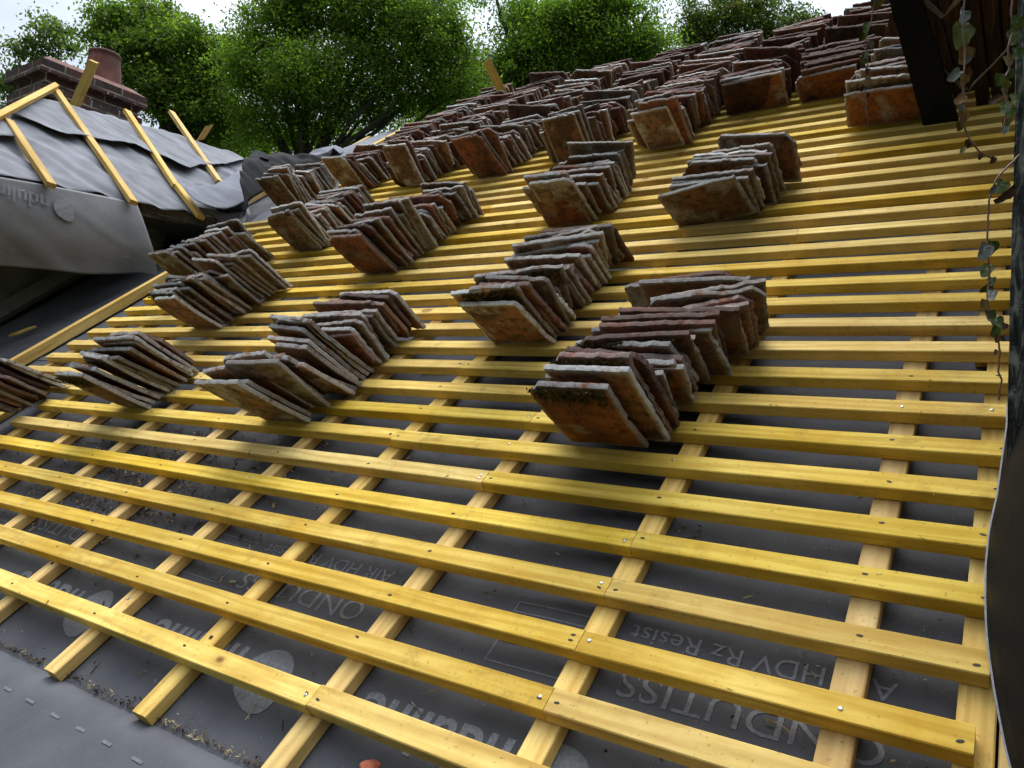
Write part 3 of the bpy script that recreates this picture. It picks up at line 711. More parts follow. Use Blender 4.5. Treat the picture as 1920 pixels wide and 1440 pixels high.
# stones showing in the gap below the fascia
for k, (x, y, s) in enumerate(((282, 425, .075), (297, 440, .06), (291, 457, .05), (310, 432, .05))):
    bm = bmesh.new(); bmesh.ops.create_icosphere(bm, subdivisions=3, radius=s)
    for q in bm.verts: q.co += q.co.normalized() * s * .35 * nse(q.co * 14 + Vector((k * 9, 0, 0))); q.co.z *= .8
    me = bpy.data.meshes.new('rubble_stone'); bm.to_mesh(me); bm.free()
    o = link('rubble_stone', me, M_REND, mw=Matrix.Translation(plane_u(x, y, -4.22 - .02 * k)), smooth=True)
    tag(o, ['large pale rubble stone under the fascia', 'smooth rubble stone hanging lowest in the gap by the drape', 'small dark rubble stone next to the drape edge', 'round rubble stone deepest under the fascia'][k], 'stone')
o = stick(on_roof(16, 632, .0), on_roof(50, 618, .0), .035, .01, 'wood_offcut', 'torn wood offcut lying on dark membrane below the rendered wall', M_CB, slant=1.4, wide=(ROOF.to_3x3() @ Vector((0, 0, -1))))

# crumpled membranes in the valley between the wing and the main roof
def patch(name, top, bot, label, mat, nu=40, nv=22, wr=.012, seed=0, curl=0.0, bump=0.0, par=None):
    """top and bot: lists of (x, y, depth)"""
    A = resample([depth_pt(*q) for q in top], nu); B = resample([depth_pt(*q) for q in bot], nu)
    up = ROOF.to_3x3() @ Vector((.1, -.1, 1))
    def fn(a, b):
        i = min(nu, int(round(a * nu))); p = A[i].lerp(B[i], b)
        h = bump * math.sin(math.pi * b) + wr * (nse((p.x * 6, p.y * 6, seed)) + .6 * nse((p.x * 15, p.y * 11 + p.z * 9, seed + 3))) * math.sin(math.pi * min(.95, max(.05, b)))
        if curl and b > .8: h -= curl * ((b - .8) / .2) ** 2
        return p + up * h
    o = sheet(name, fn, nu, nv, mat, .002)
    if label: tag(o, label, 'roofing membrane', 'crumpled membranes in the valley')
    return o
def DR(x, y, w): return (on_roof(x, y, w) - CV).dot(r2)
def DWg(x, y, h): return (hit(x, y, WP + WN * h, WN) - CV).dot(r2)
t = NT('blue_grey_membrane'); g = t.coord(); M_BLUE = t.out(t.ramp(t.noise(g, 7, 4), [(.3, (.10, .107, .13)), (.7, (.145, .153, .18))]), .85, t.bump(t.noise(g, 9, 4), .3, .01), .4)
patch('valley_membrane', [(x, y, DWg(x, y, .10)) for x, y in ((347, 349), (362, 350), (385, 348), (402, 347), (424, 335), (445, 322), (461, 312))],
      [(x, y, DWg(x, y, .13)) for x, y in ((352, 360), (365, 374), (385, 384), (405, 390), (425, 391), (445, 385), (461, 376))], 'blue-grey folded membrane flap with a rolled lower lip at the end of the wing', M_BLUE, wr=.02, seed=2)
patch('valley_membrane', [(x, y, DWg(x, y, .09)) for x, y in ((404, 390), (420, 393), (440, 388), (455, 376), (462, 374))],
      [(x, y, DWg(x, y, .055)) for x, y in ((409, 395), (425, 399), (440, 398), (458, 396), (467, 388))], 'black rolled lip of membrane under the blue-grey flap', M_FELT_D, wr=.006, seed=4)
patch('valley_membrane', [(x, y, DWg(x, y, .05)) for x, y in ((372, 388), (395, 392), (420, 399), (442, 397), (461, 394))],
      [(x, y, DWg(x, y, .02)) for x, y in ((378, 404), (397, 404), (408, 412), (418, 421), (428, 417), (462, 396))], 'light grey membrane tip pointing down over the last battens', M_FELT_W, wr=.014, seed=6)
patch('valley_membrane', [(x, y, d) for x, y, d in ((456, 302, 4.3), (470, 290, 4.5), (486, 284, 4.6), (500, 290, 4.7), (527, 286, 4.8), (545, 290, 4.9), (575, 296, 5.1), (604, 297, 5.2), (640, 290, 5.3))],
      [(x, y, d) for x, y, d in ((461, 398, 3.95), (463, 380, 4.0), (480, 368, 4.15), (500, 356, 4.3), (520, 345, 4.45), (540, 332, 4.6), (570, 322, 4.75), (590, 316, 4.85), (612, 305, 5.0))], 'black crumpled membrane heaped in the valley beside the tile pile', M_FELT_D, nu=60, wr=.045, seed=8, bump=.05)
patch('valley_membrane', [(x, y, d) for x, y, d in ((462, 300, 4.45), (478, 281, 4.6), (490, 285, 4.6), (505, 292, 4.7))],
      [(x, y, d) for x, y, d in ((463, 306, 4.35), (478, 296, 4.5), (490, 296, 4.5), (505, 300, 4.6))], 'small peaked black fold of membrane against the trees', M_FELT_D, wr=.01, seed=19)
patch('valley_membrane', [(x, y, d) for x, y, d in ((567, 302, 5.2), (585, 284, 5.4), (610, 277, 5.5), (628, 275, 5.6), (643, 285, 5.6))],
      [(x, y, d) for x, y, d in ((570, 304, 5.1), (588, 300, 5.1), (606, 300, 5.1), (622, 296, 5.2), (645, 285, 5.4))], 'light blue-grey membrane corner lifted against the trees', M_BLUE, wr=.015, seed=12, bump=.03)
patch('valley_membrane', [(x, y, DR(x, y, .03)) for x, y in ((612, 292), (650, 276), (690, 260), (738, 242))],
      [(x, y, DR(x, y, .0)) for x, y in ((622, 330), (650, 308), (695, 278), (744, 248))], 'smooth pale grey membrane strip beside the rail that reaches the ridge', M_FELT_W, wr=.006, seed=14)
patch('valley_membrane', [(x, y, DR(x, y, .004)) for x, y in ((440, 452), (480, 408), (560, 352), (600, 330))],
      [(x, y, DR(x, y, .0)) for x, y in ((455, 462), (500, 415), (580, 360), (612, 335))], 'narrow grey membrane strip between the verge rail and the batten ends', M_FELT_W, wr=.003, seed=16)

# ------------------------------------------------------------------ chimney
t = NT('old_brick'); g = t.coord('UV'); bk = t.n('TexBrick', Scale=1.0)
bk.inputs['Color1'].default_value = (.085, .032, .022, 1); bk.inputs['Color2'].default_value = (.026, .019, .018, 1); bk.inputs['Mortar'].default_value = (.3, .25, .2, 1)
bk.inputs['Mortar Size'].default_value = .006; bk.inputs['Brick Width'].default_value = .115 * 1.7; bk.inputs['Row Height'].default_value = .075; bk.inputs['Bias'].default_value = -.1; bk.inputs['Mortar Smooth'].default_value = .3
t.l(g, bk.inputs['Vector']); cc = t.mix(t.ramp(t.noise(t.coord(), 9, 5, .6), [(.4, 0), (.62, .85)]), bk.outputs['Color'], (.055, .04, .034))
cc = t.mix(t.math('MULTIPLY', t.ramp(t.noise(t.coord(), 30, 5, .8), [(.6, 0), (.68, 1)]), .6), cc, (.33, .3, .26))
M_BRICK = t.out(cc, .9, t.bump(t.noise(t.coord(), 45, 4), .6, .006, t.bump(bk.outputs['Fac'], -.6, .006)))
CX, CY = -5.40, 1.47           # corner nearest the camera
def ring(x0, x1, y0, y1, z0, z1):
    me = bpy.data.meshes.new('course'); bm = bmesh.new(); uv = bm.loops.layers.uv.new('UVMap')
    P = lambda x, y, z: bm.verts.new((x, y, z))
    def quad(pts, uvs):
        f = bm.faces.new([P(*p) for p in pts])
        for l_, q in zip(f.loops, uvs): l_[uv].uv = q
    w, d = x1 - x0, y1 - y0
    n = 14
    def side(ax, const, a0, a1, flip):
        for i in range(n):
            p, q = a0 + (a1 - a0) * i / n, a0 + (a1 - a0) * (i + 1) / n
            jp, jq = .004 * nse((p * 21, z0 * 31, const)), .004 * nse((q * 21, z0 * 31, const))
            if ax == 'x': pts = [(const + jp, p, z0), (const + jq, q, z0), (const + jq, q, z1), (const + jp, p, z1)]
            else: pts = [(p, const + jp, z0), (q, const + jq, z0), (q, const + jq, z1), (p, const + jp, z1)]
            quad(pts if not flip else pts[::-1], [(p, z0), (q, z0), (q, z1), (p, z1)] if not flip else [(p, z1), (q, z1), (q, z0), (p, z0)])
    side('x', x1, y0, y1, False); side('x', x0, y0, y1, True); side('y', y0, x0, x1, False); side('y', y1, x0, x1, True)
    quad([(x0, y0, z1), (x1, y0, z1), (x1, y1, z1), (x0, y1, z1)], [(x0, y0), (x1, y0), (x1, y1), (x0, y1)])
    quad([(x0, y1, z0), (x1, y1, z0), (x1, y0, z0), (x0, y0, z0)], [(x0, y0), (x1, y0), (x1, y1), (x0, y1)])
    bm.to_mesh(me); bm.free(); return me
chim = empty('chimney', Matrix.Translation((CX - .25, CY + .35, 1.2))); tag(chim, 'squat dark red brick chimney with corbelled courses behind the membrane roof', 'chimney')
bpy.context.view_layer.update()
ZT = 2.53; cw, cl = .42, .62
def chim_part(name, out, z0, z1):
    o = link(name, ring(CX - cw - out, CX + out, CY - out, CY + cl + out, z0, z1), M_BRICK); under(o, chim)
chim_part('stack', .0, .8, ZT - .232); chim_part('corbel_course', .035, ZT - .231, ZT - .156)
chim_part('neck_course', .012, ZT - .155, ZT - .082); chim_part('cap_course', .055, ZT - .081, ZT - .003)
t = NT('mortar_bed'); M_MORT = t.out(t.ramp(t.noise(t.coord(), 20, 5), [(.3, (.12, .085, .065)), (.7, (.3, .24, .19))]), .95)
V = []; F = []
o_ = .045; i_ = .02
x0, x1, y0, y1 = CX - cw, CX, CY, CY + cl
V = [(x0 - o_, y0 - o_, ZT), (x1 + o_, y0 - o_, ZT), (x1 + o_, y1 + o_, ZT), (x0 - o_, y1 + o_, ZT), (x0 + i_, y0 + i_, ZT + .05), (x1 - i_, y0 + i_, ZT + .05), (x1 - i_, y1 - i_, ZT + .05), (x0 + i_, y1 - i_, ZT + .05)]
F = [(0, 1, 5, 4), (1, 2, 6, 5), (2, 3, 7, 6), (3, 0, 4, 7), (4, 5, 6, 7), (3, 2, 1, 0)]
t = NT('tile_capping'); M_CAP = t.out(t.ramp(t.noise(t.coord(), 16, 5), [(.3, (.10, .045, .035)), (.7, (.2, .11, .085))]), .9, t.bump(t.noise(t.coord(), 50, 4), .5, .005))
under(link('flaunching', mesh('flaunching', V, F), M_CAP), chim)
def lathe(prof, n=32):
    V = [(r_ * math.cos(2 * math.pi * i / n), r_ * math.sin(2 * math.pi * i / n), z) for r_, z in prof for i in range(n)]
    F = [(k * n + i, k * n + (i + 1) % n, (k + 1) * n + (i + 1) % n, (k + 1) * n + i) for k in range(len(prof) - 1) for i in range(n)]
    return mesh('pot', V, F)
t = NT('pot_clay'); M_POT = t.out(t.ramp(t.noise(t.coord(scale=(1, 1, .4)), 12, 5, .6), [(.3, (.06, .025, .02)), (.55, (.13, .045, .032)), (.75, (.21, .10, .07))]), .75, t.bump(t.noise(t.coord(), 60, 3), .3, .003))
PC = (CX - .20, CY + .47)
o = link('chimney_pot', lathe([(.128, -.02), (.125, .03), (.118, .12), (.107, .2), (.103, .232), (.107, .236), (.108, .25), (.1, .256), (.086, .252), (.085, .1)]), M_POT, mw=Matrix.Translation((PC[0], PC[1], ZT + .045)), smooth=True); under(o, chim)

# ------------------------------------------------------------------ neighbour at the post side: wall, post, dark board, timbers, ivy
t = NT('weathered_oak'); g = t.coord(scale=(14, 14, 2.0)); gn = t.noise(g, 9, 6, .75, .6)
c = t.ramp(gn, [(.36, (.008, .009, .008)), (.5, (.03, .033, .029)), (.62, (.16, .165, .14))])
c = t.mix(t.math('MULTIPLY', t.ramp(t.noise(t.coord(), 40, 5, .7), [(.58, 0), (.7, 1)]), .7), c, (.24, .25, .22))
M_OAK = t.out(c, .9, t.bump(gn, .9, .006), .15)
t = NT('rough_brown'); g = t.coord(scale=(12, 12, 1.2)); gn = t.noise(g, 4, 6, .7, .6); M_BROWN = t.out(t.ramp(gn, [(.3, (.022, .013, .008)), (.55, (.085, .045, .022)), (.75, (.17, .095, .045))]), .9, t.bump(gn, .8, .006), .15)
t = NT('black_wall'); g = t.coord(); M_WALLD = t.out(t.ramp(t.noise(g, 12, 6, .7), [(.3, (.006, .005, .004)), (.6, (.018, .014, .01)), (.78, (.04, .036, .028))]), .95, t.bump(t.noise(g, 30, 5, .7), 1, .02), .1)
def post_fn_mesh():
    V = []; F = []; nz = 90; prof = [(0, 0), (.0, .06), (0, .12), (.2, .12), (.2, 0), (.1, 0), (.04, 0)]
    for k in range(nz + 1):
        z = .36 + 2.3 * k / nz
        for q, (x, y) in enumerate(prof):
            V.append((.036 + x + .0022 * nse((q * 5, y * 9, z * 11)) + .0012 * nse((q, 3, z * 45)) - (z - .4) * .012, .33 + y + .004 * nse((q * 3, 8, z * 9)), z))
    m = len(prof)
    for k in range(nz):
        for q in range(m): a = k * m + q; b = k * m + (q + 1) % m; F.append((a, a + m, b + m, b))
    F.append(tuple(range(m))); F.append(tuple(nz * m + q for q in range(m - 1, -1, -1)))
    return mesh('post', V, F)
o = link('timber_post', post_fn_mesh(), M_OAK); tag(o, 'weathered grey oak post standing at the edge of the battens', 'post')
# rough wall face below and behind the post
def nwall(a, b):
    Y = -1.2 + 1.85 * a; z = -1.2 + (.415 + 1.2) * b
    return Vector((.08 + (.5 * max(0, min(1, (.12 - Y) / .25))) + .02 * nse((Y * 9, z * 9, 2)) + .008 * nse((Y * 30, z * 30, 4)) - (.03 * max(0, (Y - .3)) ), Y, z))
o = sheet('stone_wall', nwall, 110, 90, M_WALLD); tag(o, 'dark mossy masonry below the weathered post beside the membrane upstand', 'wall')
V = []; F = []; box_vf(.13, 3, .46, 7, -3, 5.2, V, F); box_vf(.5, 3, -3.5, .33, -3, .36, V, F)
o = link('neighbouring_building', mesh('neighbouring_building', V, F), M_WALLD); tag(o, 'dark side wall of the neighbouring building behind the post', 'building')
V = []; F = []; box_vf(-.30, 2.6, 1.2, 3.4, 2.62, 2.74, V, F)
ov = link('eave_soffit', mesh('eave_soffit', V, F), M_BROWN); under(ov, o)
# membrane upstand against the wall
M_UP = mat_felt('upstand_black', (.006, .0065, .007), .6, weave=False, dirty=.05)
E_ = [(1889, 760), (1888, 800), (1879, 865), (1870, 930), (1861, 970), (1855, 1000), (1849, 1060), (1848, 1120), (1850, 1180), (1855, 1230), (1864, 1290), (1875, 1350), (1885, 1400), (1895, 1440), (1915, 1520), (1940, 1640)]
EP = resample([ROOFI @ on_roof(x, y, .062) for x, y in E_], 60)
def up_fn(a, b):
    p = EP[min(60, int(round(a * 60)))]
    x = p.x + b * .075 + .008 * nse((p.y * 7, b * 2, 3)) * b; w = .062 + .24 * b ** .8 - .03 * (1 - b) * 0
    return (x, p.y - .02 * b, w + .01 * nse((p.y * 5, b, 9)) * b)
us = sheet('membrane_upstand', up_fn, 60, 14, M_UP, .002, mw=ROOF); tag(us, 'black membrane upstand with a wavy pale cut edge beside the batten ends', 'roofing membrane')
V = []; F = []
for i in range(61):
    p = EP[i]; V += [(p.x - .0016, p.y, .0635), (p.x + .0008, p.y, .0645)]
for i in range(60): F.append((2 * i, 2 * i + 2, 2 * i + 3, 2 * i + 1))
eg = link('cut_edge', mesh('cut_edge', V, F), M_INK, parent=us)
# the dark board standing on the battens
def on_v(x, y, v): return ROOFI @ hit(x, y, W3(0, v, 0), (ROOF.to_3x3() @ Vector((0, 1, 0))))
def slab(quad, v, th, name, mat, nseg=10, rough=.002):
    """quad: four photo points lying on the plane v = const of the roof frame: bottom-left, bottom-right, top-right, top-left"""
    q = [on_v(x, y, v) for x, y in quad]; V = []; F = []; n = nseg
    for side in (0, 1):
        for j in range(n + 1):
            for i in range(5):
                a = q[0].lerp(q[3], j / n); b = q[1].lerp(q[2], j / n); p = a.lerp(b, i / 4)
                V.append((p.x + rough * nse((p.x * 20, p.z * 20, i)), p.y + side * th + rough * nse((p.x * 15, p.z * 25, 4 + i)), p.z + rough * nse((i * 4, p.z * 20, 7))))
    m = 5 * (n + 1)
    for j in range(n):
        for i in range(4):
            a = j * 5 + i; F.append((a, a + 1, a + 6, a + 5)); F.append((m + a, m + a + 5, m + a + 6, m + a + 1))
        a = j * 5; F.append((a, a + 5, m + a + 5, m + a)); F.append((a + 4, m + a + 4, m + a + 9, a + 9))
    for i in range(4): F.append((i, m + i, m + i + 1, i + 1)); a = n * 5 + i; F.append((a, a + 1, m + a + 1, m + a))
    return link(name, mesh(name, V, F), mat, mw=ROOF)
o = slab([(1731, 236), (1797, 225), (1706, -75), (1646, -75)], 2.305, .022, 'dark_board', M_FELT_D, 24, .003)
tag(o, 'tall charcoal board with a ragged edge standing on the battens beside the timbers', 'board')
B = empty('timber_structure', Matrix.Translation(W3(-.1, 2.45, .2))); B['kind'] = ''; del B['kind']; tag(B, 'dark timber structure with brown planks and crossing laths beside the charcoal board', 'timber frame')
bpy.context.view_layer.update()
def fr(quad, v, th, name, mat):
    under(slab(quad, v, th, name, mat), B)
fr([(1803, 226), (1812, 222), (1745, -40), (1712, -40)], 2.40, .03, 'rafter', M_BROWN)
fr([(1806, 175), (1830, 168), (1790, -40), (1748, -40)], 2.46, .02, 'plank', M_BROWN)
fr([(1836, 240), (1862, 236), (1830, -40), (1800, -40)], 2.50, .02, 'plank', M_BROWN)
fr([(1866, 240), (1890, 236), (1868, -40), (1836, -40)], 2.52, .02, 'plank', M_BROWN)
fr([(1895, 240), (1930, 236), (1930, -40), (1874, -40)], 2.49, .02, 'plank', M_BROWN)
t = NT('pale_lath'); gn = t.noise(t.coord(scale=(1, 1, 1)), 30, 4); M_LATH = t.out(t.ramp(gn, [(.3, (.13, .105, .07)), (.7, (.24, .2, .14))]), .85)
fr([(1764, 36), (1771, 30), (1728, -8), (1718, -8)], 2.37, .015, 'lath', M_LATH)
fr([(1766, 34), (1772, 30), (1806, -2), (1796, -8)], 2.36, .012, 'lath', M_LATH)
fr([(1806, 172), (1815, 168), (1770, 131), (1768, 134)], 2.37, .012, 'lath', M_LATH)
fr([(1816, 171), (1822, 160), (1892, 88), (1886, 98)], 2.36, .012, 'lath', M_LATH)
V = []; F = []; box_vf(-.5, .2, 2.66, 2.72, -.05, .9, V, F)
o = link('back_boarding', mesh('back_boarding', V, F), M_WALLD, mw=ROOF)
for q in o.data.vertices:
    if q.co.z > .5 and q.co.x < -.1: q.co.x = -.42
    elif q.co.x < -.1: q.co.x = -.20
under(o, B)

# ivy: curled leaves on hanging stems
def leaf_mat(name, c1, c2):
    t = NT(name); g = t.coord(); c = t.ramp(t.noise(g, 55, 4, .6), [(.35, c1), (.65, c2)]); m = t.out(c, .45, t.bump(t.noise(g, 90, 3), .3, .001), .4)
    return m
LM = dict(green=leaf_mat('ivy_green', (.035, .06, .01), (.09, .125, .02)), yellow=leaf_mat('ivy_yellow', (.10, .09, .015), (.17, .11, .02)), orange=leaf_mat('ivy_orange', (.17, .07, .015), (.26, .15, .05)),
          grey=leaf_mat('ivy_grey', (.06, .065, .055), (.17, .175, .15)), brown=leaf_mat('ivy_brown', (.05, .02, .01), (.1, .045, .02)))
M_STEM = leaf_mat('ivy_stem', (.1, .045, .025), (.17, .08, .05))
def leaf_geo(size, curl, R_):
    """heart-shaped lobed leaf hanging down local -y, curled about its midrib"""
    V = []; F = []; nr, na = 5, 22
    V.append((0, 0, 0))
    for k in range(1, nr + 1):
        for i in range(na):
            a = 2 * math.pi * i / na; rr = .5 * (1 + .16 * math.cos(3 * a + math.pi / 2 * 0) + .28 * max(0, -math.sin(a)) ** 3 - .25 * max(0, math.sin(a)) ** 6) * (1 + .05 * math.sin(7 * a + size * 900))
            x = rr * math.cos(a) * k / nr; y = rr * math.sin(a) * k / nr - .35
            ang = x * curl * 2.4; z = (1 - math.cos(ang)) / max(.1, abs(curl) * 2.4) * (1 if curl > 0 else -1); x2 = math.sin(ang) / max(.1, abs(curl) * 2.4) * (1 if curl > 0 else -1) if abs(curl) > .05 else x
            z += .05 * math.sin(5 * a + k) * (k / nr) ** 2 + .12 * (y + .35) ** 2 * curl
            V.append((x2 * size, y * size, z * size))
    for i in range(na): F.append((0, 1 + i, 1 + (i + 1) % na))
    for k in range(nr - 1):
        for i in range(na): a = 1 + k * na + i; b = 1 + k * na + (i + 1) % na; F.append((a, a + na, b + na, b))
    return V, F
def tube(P, r_, name, mat, parent=None):
    cu = bpy.data.curves.new(name, 'CURVE'); cu.dimensions = '3D'; cu.bevel_depth = r_; cu.bevel_resolution = 2
    s = cu.splines.new('POLY'); s.points.add(len(P) - 1)
    for q, p in zip(s.points, P): q.co = (*p, 1)
    tmp = bpy.data.objects.new('tmp', cu); C.objects.link(tmp); bpy.context.view_layer.update()
    me = bpy.data.meshes.new_from_object(tmp.evaluated_get(bpy.context.evaluated_depsgraph_get())); bpy.data.objects.remove(tmp)
    me.materials.clear(); o = link(name, me, mat, parent=parent, smooth=True); return o
def vine(name, label, stem, D, leaves, r_=.0011):
    """stem: photo points at depth D; leaves: (x, y, size_px, colour, curl, tilt)"""
    P = [depth_pt(x, y, D + .0 * i) for i, (x, y) in enumerate(stem)]; P2 = resample(P, max(8, len(P) * 4))
    P2 = [p + Vector((.0015 * nse((i * 1.7, 0, 0)), .0015 * nse((0, i * 1.7, 0)), 0)) for i, p in enumerate(P2)]
    so = tube(P2, r_, name, M_STEM); tag(so, label, 'ivy', 'hanging ivy stems')
    R_ = random.Random(len(leaves))
    for (x, y, s, colr, curl, tilt) in leaves:
        size = s * .72 / 1423.337 * D; V, F = leaf_geo(size, curl, R_); p = depth_pt(x, y, D + R_.uniform(-.012, .012))
        view = (CV - p).normalized(); X = Vector((0, 0, 1)).cross(view).normalized(); Yv = view.cross(X)
        rot = Matrix.Rotation(math.radians(tilt), 3, 'Z') @ Matrix.Rotation(R_.uniform(-.7, .7), 3, 'Y') @ Matrix.Rotation(R_.uniform(-.5, .3), 3, 'X')
        b3 = Matrix(((X.x, Yv.x, view.x), (X.y, Yv.y, view.y), (X.z, Yv.z, view.z))) @ rot
        me = mesh('leaf', [p + b3 @ Vector(v) for v in V], F); lf = link('leaf', me, LM[colr], parent=so, smooth=True)
    return so
vine('ivy_vine', 'thin ivy stem of small drab leaves hanging in front of the top tile piles', [(1642, -60), (1640, 0), (1634, 40), (1622, 75), (1628, 110), (1622, 150), (1625, 200), (1628, 240)], 1.55,
     [(1642, -6, 34, 'yellow', .5, 10), (1626, 42, 26, 'green', .9, 10), (1620, 62, 20, 'green', .8, -25), (1630, 78, 18, 'grey', .9, 30), (1622, 98, 20, 'green', 1, 0), (1616, 112, 16, 'green', 1, 40), (1626, 128, 15, 'brown', 1, 0),
      (1625, 143, 17, 'yellow', 1, 10), (1619, 160, 16, 'brown', .8, -20), (1626, 174, 13, 'brown', 1, 20), (1622, 200, 10, 'brown', 1, 0), (1626, 222, 8, 'brown', 1, 0)])
vine('ivy_vine', 'ivy strand with big green and orange curled leaves hanging before the timber frame', [(1806, -60), (1808, 0), (1806, 60), (1810, 100), (1806, 150), (1808, 200), (1806, 232), (1818, 262), (1836, 284), (1850, 292), (1868, 300)], .9,
     [(1806, 42, 66, 'green', .25, 0), (1806, 18, 40, 'grey', 1.1, -25), (1810, 88, 44, 'orange', .7, 5), (1815, 92, 36, 'grey', .9, 10), (1800, 132, 36, 'grey', 1.1, -35), (1806, 140, 30, 'orange', .9, 10), (1812, 128, 24, 'brown', .8, 30),
      (1810, 178, 30, 'orange', .8, -40), (1801, 196, 24, 'grey', .8, 30), (1806, 208, 30, 'orange', 1.0, 10), (1800, 228, 24, 'yellow', 1.1, 5), (1815, 262, 22, 'brown', .9, 10), (1810, 275, 20, 'yellow', 1.1, -10), (1838, 288, 16, 'brown', .9, 0), (1864, 294, 18, 'brown', .9, -10)])
vine('ivy_vine', 'ivy clump with yellow-green leaves climbing the weathered post', [(1905, -60), (1896, 20), (1900, 60), (1890, 90), (1893, 130), (1880, 150), (1888, 200), (1882, 240)], .84,
     [(1908, 30, 40, 'green', .6, 0), (1900, 55, 40, 'green', .8, 20), (1888, 105, 28, 'yellow', .9, 20), (1896, 128, 26, 'green', .8, 0), (1876, 138, 32, 'green', .8, 0), (1882, 150, 26, 'yellow', 1, 30), (1892, 152, 26, 'green', .8, -20),
      (1876, 182, 28, 'brown', 1.1, -60), (1886, 192, 30, 'green', .7, 10), (1894, 200, 30, 'green', .7, -10), (1888, 220, 26, 'yellow', .8, 0), (1885, 236, 24, 'grey', 1.1, -15), (1900, 176, 26, 'green', .8, 20), (1904, 90, 30, 'green', .8, 10)])
vine('ivy_vine', 'looping ivy stem from the post ending in twisted green leaves over the battens', [(1912, 290), (1890, 312), (1872, 330), (1862, 350), (1855, 375), (1853, 420), (1851, 440), (1853, 480), (1856, 520), (1850, 560), (1858, 600), (1872, 625), (1874, 660), (1872, 700), (1878, 712), (1873, 750)], .9,
     [(1880, 338, 36, 'green', .7, -10), (1869, 348, 24, 'grey', 1.2, -30), (1862, 352, 14, 'brown', .8, 0), (1849, 458, 44, 'grey', 1.1, -15), (1858, 452, 34, 'green', .9, 15), (1853, 496, 36, 'green', .5, 0), (1858, 520, 24, 'green', .9, 10), (1858, 532, 32, 'green', 1.0, -40),
      (1862, 545, 28, 'grey', .8, 10), (1848, 562, 28, 'yellow', .9, 0), (1854, 582, 30, 'green', .9, 20), (1866, 594, 34, 'green', .9, 20), (1870, 612, 30, 'green', 1.0, -10), (1884, 606, 18, 'brown', 1, 0), (1872, 628, 20, 'brown', 1, 0), (1869, 656, 14, 'brown', 1, -10), (1903, 352, 40, 'brown', 1.4, -50), (1885, 372, 26, 'brown', 1.4, -70)])

# ------------------------------------------------------------------ litter on the underlay
t = NT('litter'); at = t.n('ObjectInfo'); g = t.coord(); M_LIT = t.out(t.ramp(t.noise(g, 31, 2, .5), [(.40, (.02, .014, .01)), (.5, (.11, .07, .035)), (.6, (.42, .34, .2))]), .9)
V = []; F = []; R_ = random.Random(5)
def chip(u, v, L, wd, w):
    a = R_.uniform(0, 6.28); dx, dy = math.cos(a), math.sin(a); b0 = len(V); z = w + .0035; t_ = R_.uniform(0, .006)
    P = [(-L, -wd, 0), (L, -wd * .6, t_), (L * .8, wd, t_ + .001), (-L, wd * .7, .001), (0, 0, .002 + wd)]
    V.extend([(u + x * dx - y * dy, v + x * dy + y * dx, z + h) for x, y, h in P]); F.extend([(b0, b0 + 1, b0 + 4), (b0 + 1, b0 + 2, b0 + 4), (b0 + 2, b0 + 3, b0 + 4), (b0 + 3, b0, b0 + 4)])
for _ in range(900):
    u = R_.uniform(-3, .0); v = R_.uniform(-.2, .7); L = R_.uniform(.0008, .003); chip(u, v, L, L * R_.uniform(.2, .8), felt_w(u, v))
for _ in range(1500):
    u = R_.gauss(-1.9, .3); v = R_.gauss(.33, .12); L = R_.uniform(.001, .0055)
    if v > -.19: chip(u, v, L, L * R_.uniform(.3, .9), felt_w(u, v))
for _ in range(1400):
    u = R_.uniform(-2.6, -.5); v = -.2 + abs(R_.gauss(0, .007)); L = R_.uniform(.001, .006); chip(u, v, L * .55, L * R_.uniform(.1, .4), felt_w(u, v))
for _ in range(170):
    u = R_.uniform(-2.2, .0); v = R_.uniform(-.2, .9); chip(u, v, R_.uniform(.005, .016), R_.uniform(.0005, .0013), felt_w(u, v))
for _ in range(60):
    u = R_.uniform(-2.2, .0); v = R_.choice(list(GAUGE.values())) + R_.uniform(-.001, .004); chip(u, v, R_.uniform(.003, .009), .0004, BT - .006)
o = link('wood_litter', mesh('wood_litter', V, F), M_LIT, mw=ROOF); tag(o, 'sawdust, splinters and crumbs of dirt scattered over the membrane', 'litter', kind='stuff')
bm = bmesh.new(); bmesh.ops.create_icosphere(bm, subdivisions=3, radius=.013)
for q in bm.verts: q.co += q.co.normalized() * .006 * nse(q.co * 90); q.co.z *= .6
me = bpy.data.meshes.new('tile_fragment'); bm.to_mesh(me); bm.free()
t = NT('fresh_clay'); M_FRESH = t.out((.52, .15, .08), .8)
pf = on_roof(694, 1438, -.02); o = link('tile_fragment', me, M_FRESH, mw=Matrix.Translation(pf), smooth=True); tag(o, 'small salmon-red tile fragment on the membrane below the lowest batten', 'tile fragment')
# loose splinters clinging to the fronts of the battens
# ------------------------------------------------------------------ the house under the roof, the ground
house = empty('house', Matrix.Translation((-2, 1.5, -3))); tag(house, 'old cottage carrying the stripped and battened roof', 'house'); bpy.context.view_layer.update()
RY, RZ = W3(0, 3.96, -.05).y, W3(0, 3.96, -.05).z
V = []; F = []
e0 = W3(0, V0, -.05)
V = [(-5.2, e0.y, e0.z), (.12, e0.y, e0.z), (.12, RY, RZ), (-5.2, RY, RZ), (-5.2, 2 * RY - e0.y, e0.z), (.12, 2 * RY - e0.y, e0.z)]
F = [(0, 1, 2, 3), (3, 2, 5, 4), (0, 3, 4), (1, 5, 2), (0, 4, 5, 1)]
under(link('roof_deck', mesh('roof_deck', V, F), M_FELT_D), house)
V = []; F = []; box_vf(-5.1, .1, .15, 2 * RY - .1, -3, e0.z + .03, V, F)
under(link('wall', mesh('wall', V, F), M_REND), house)
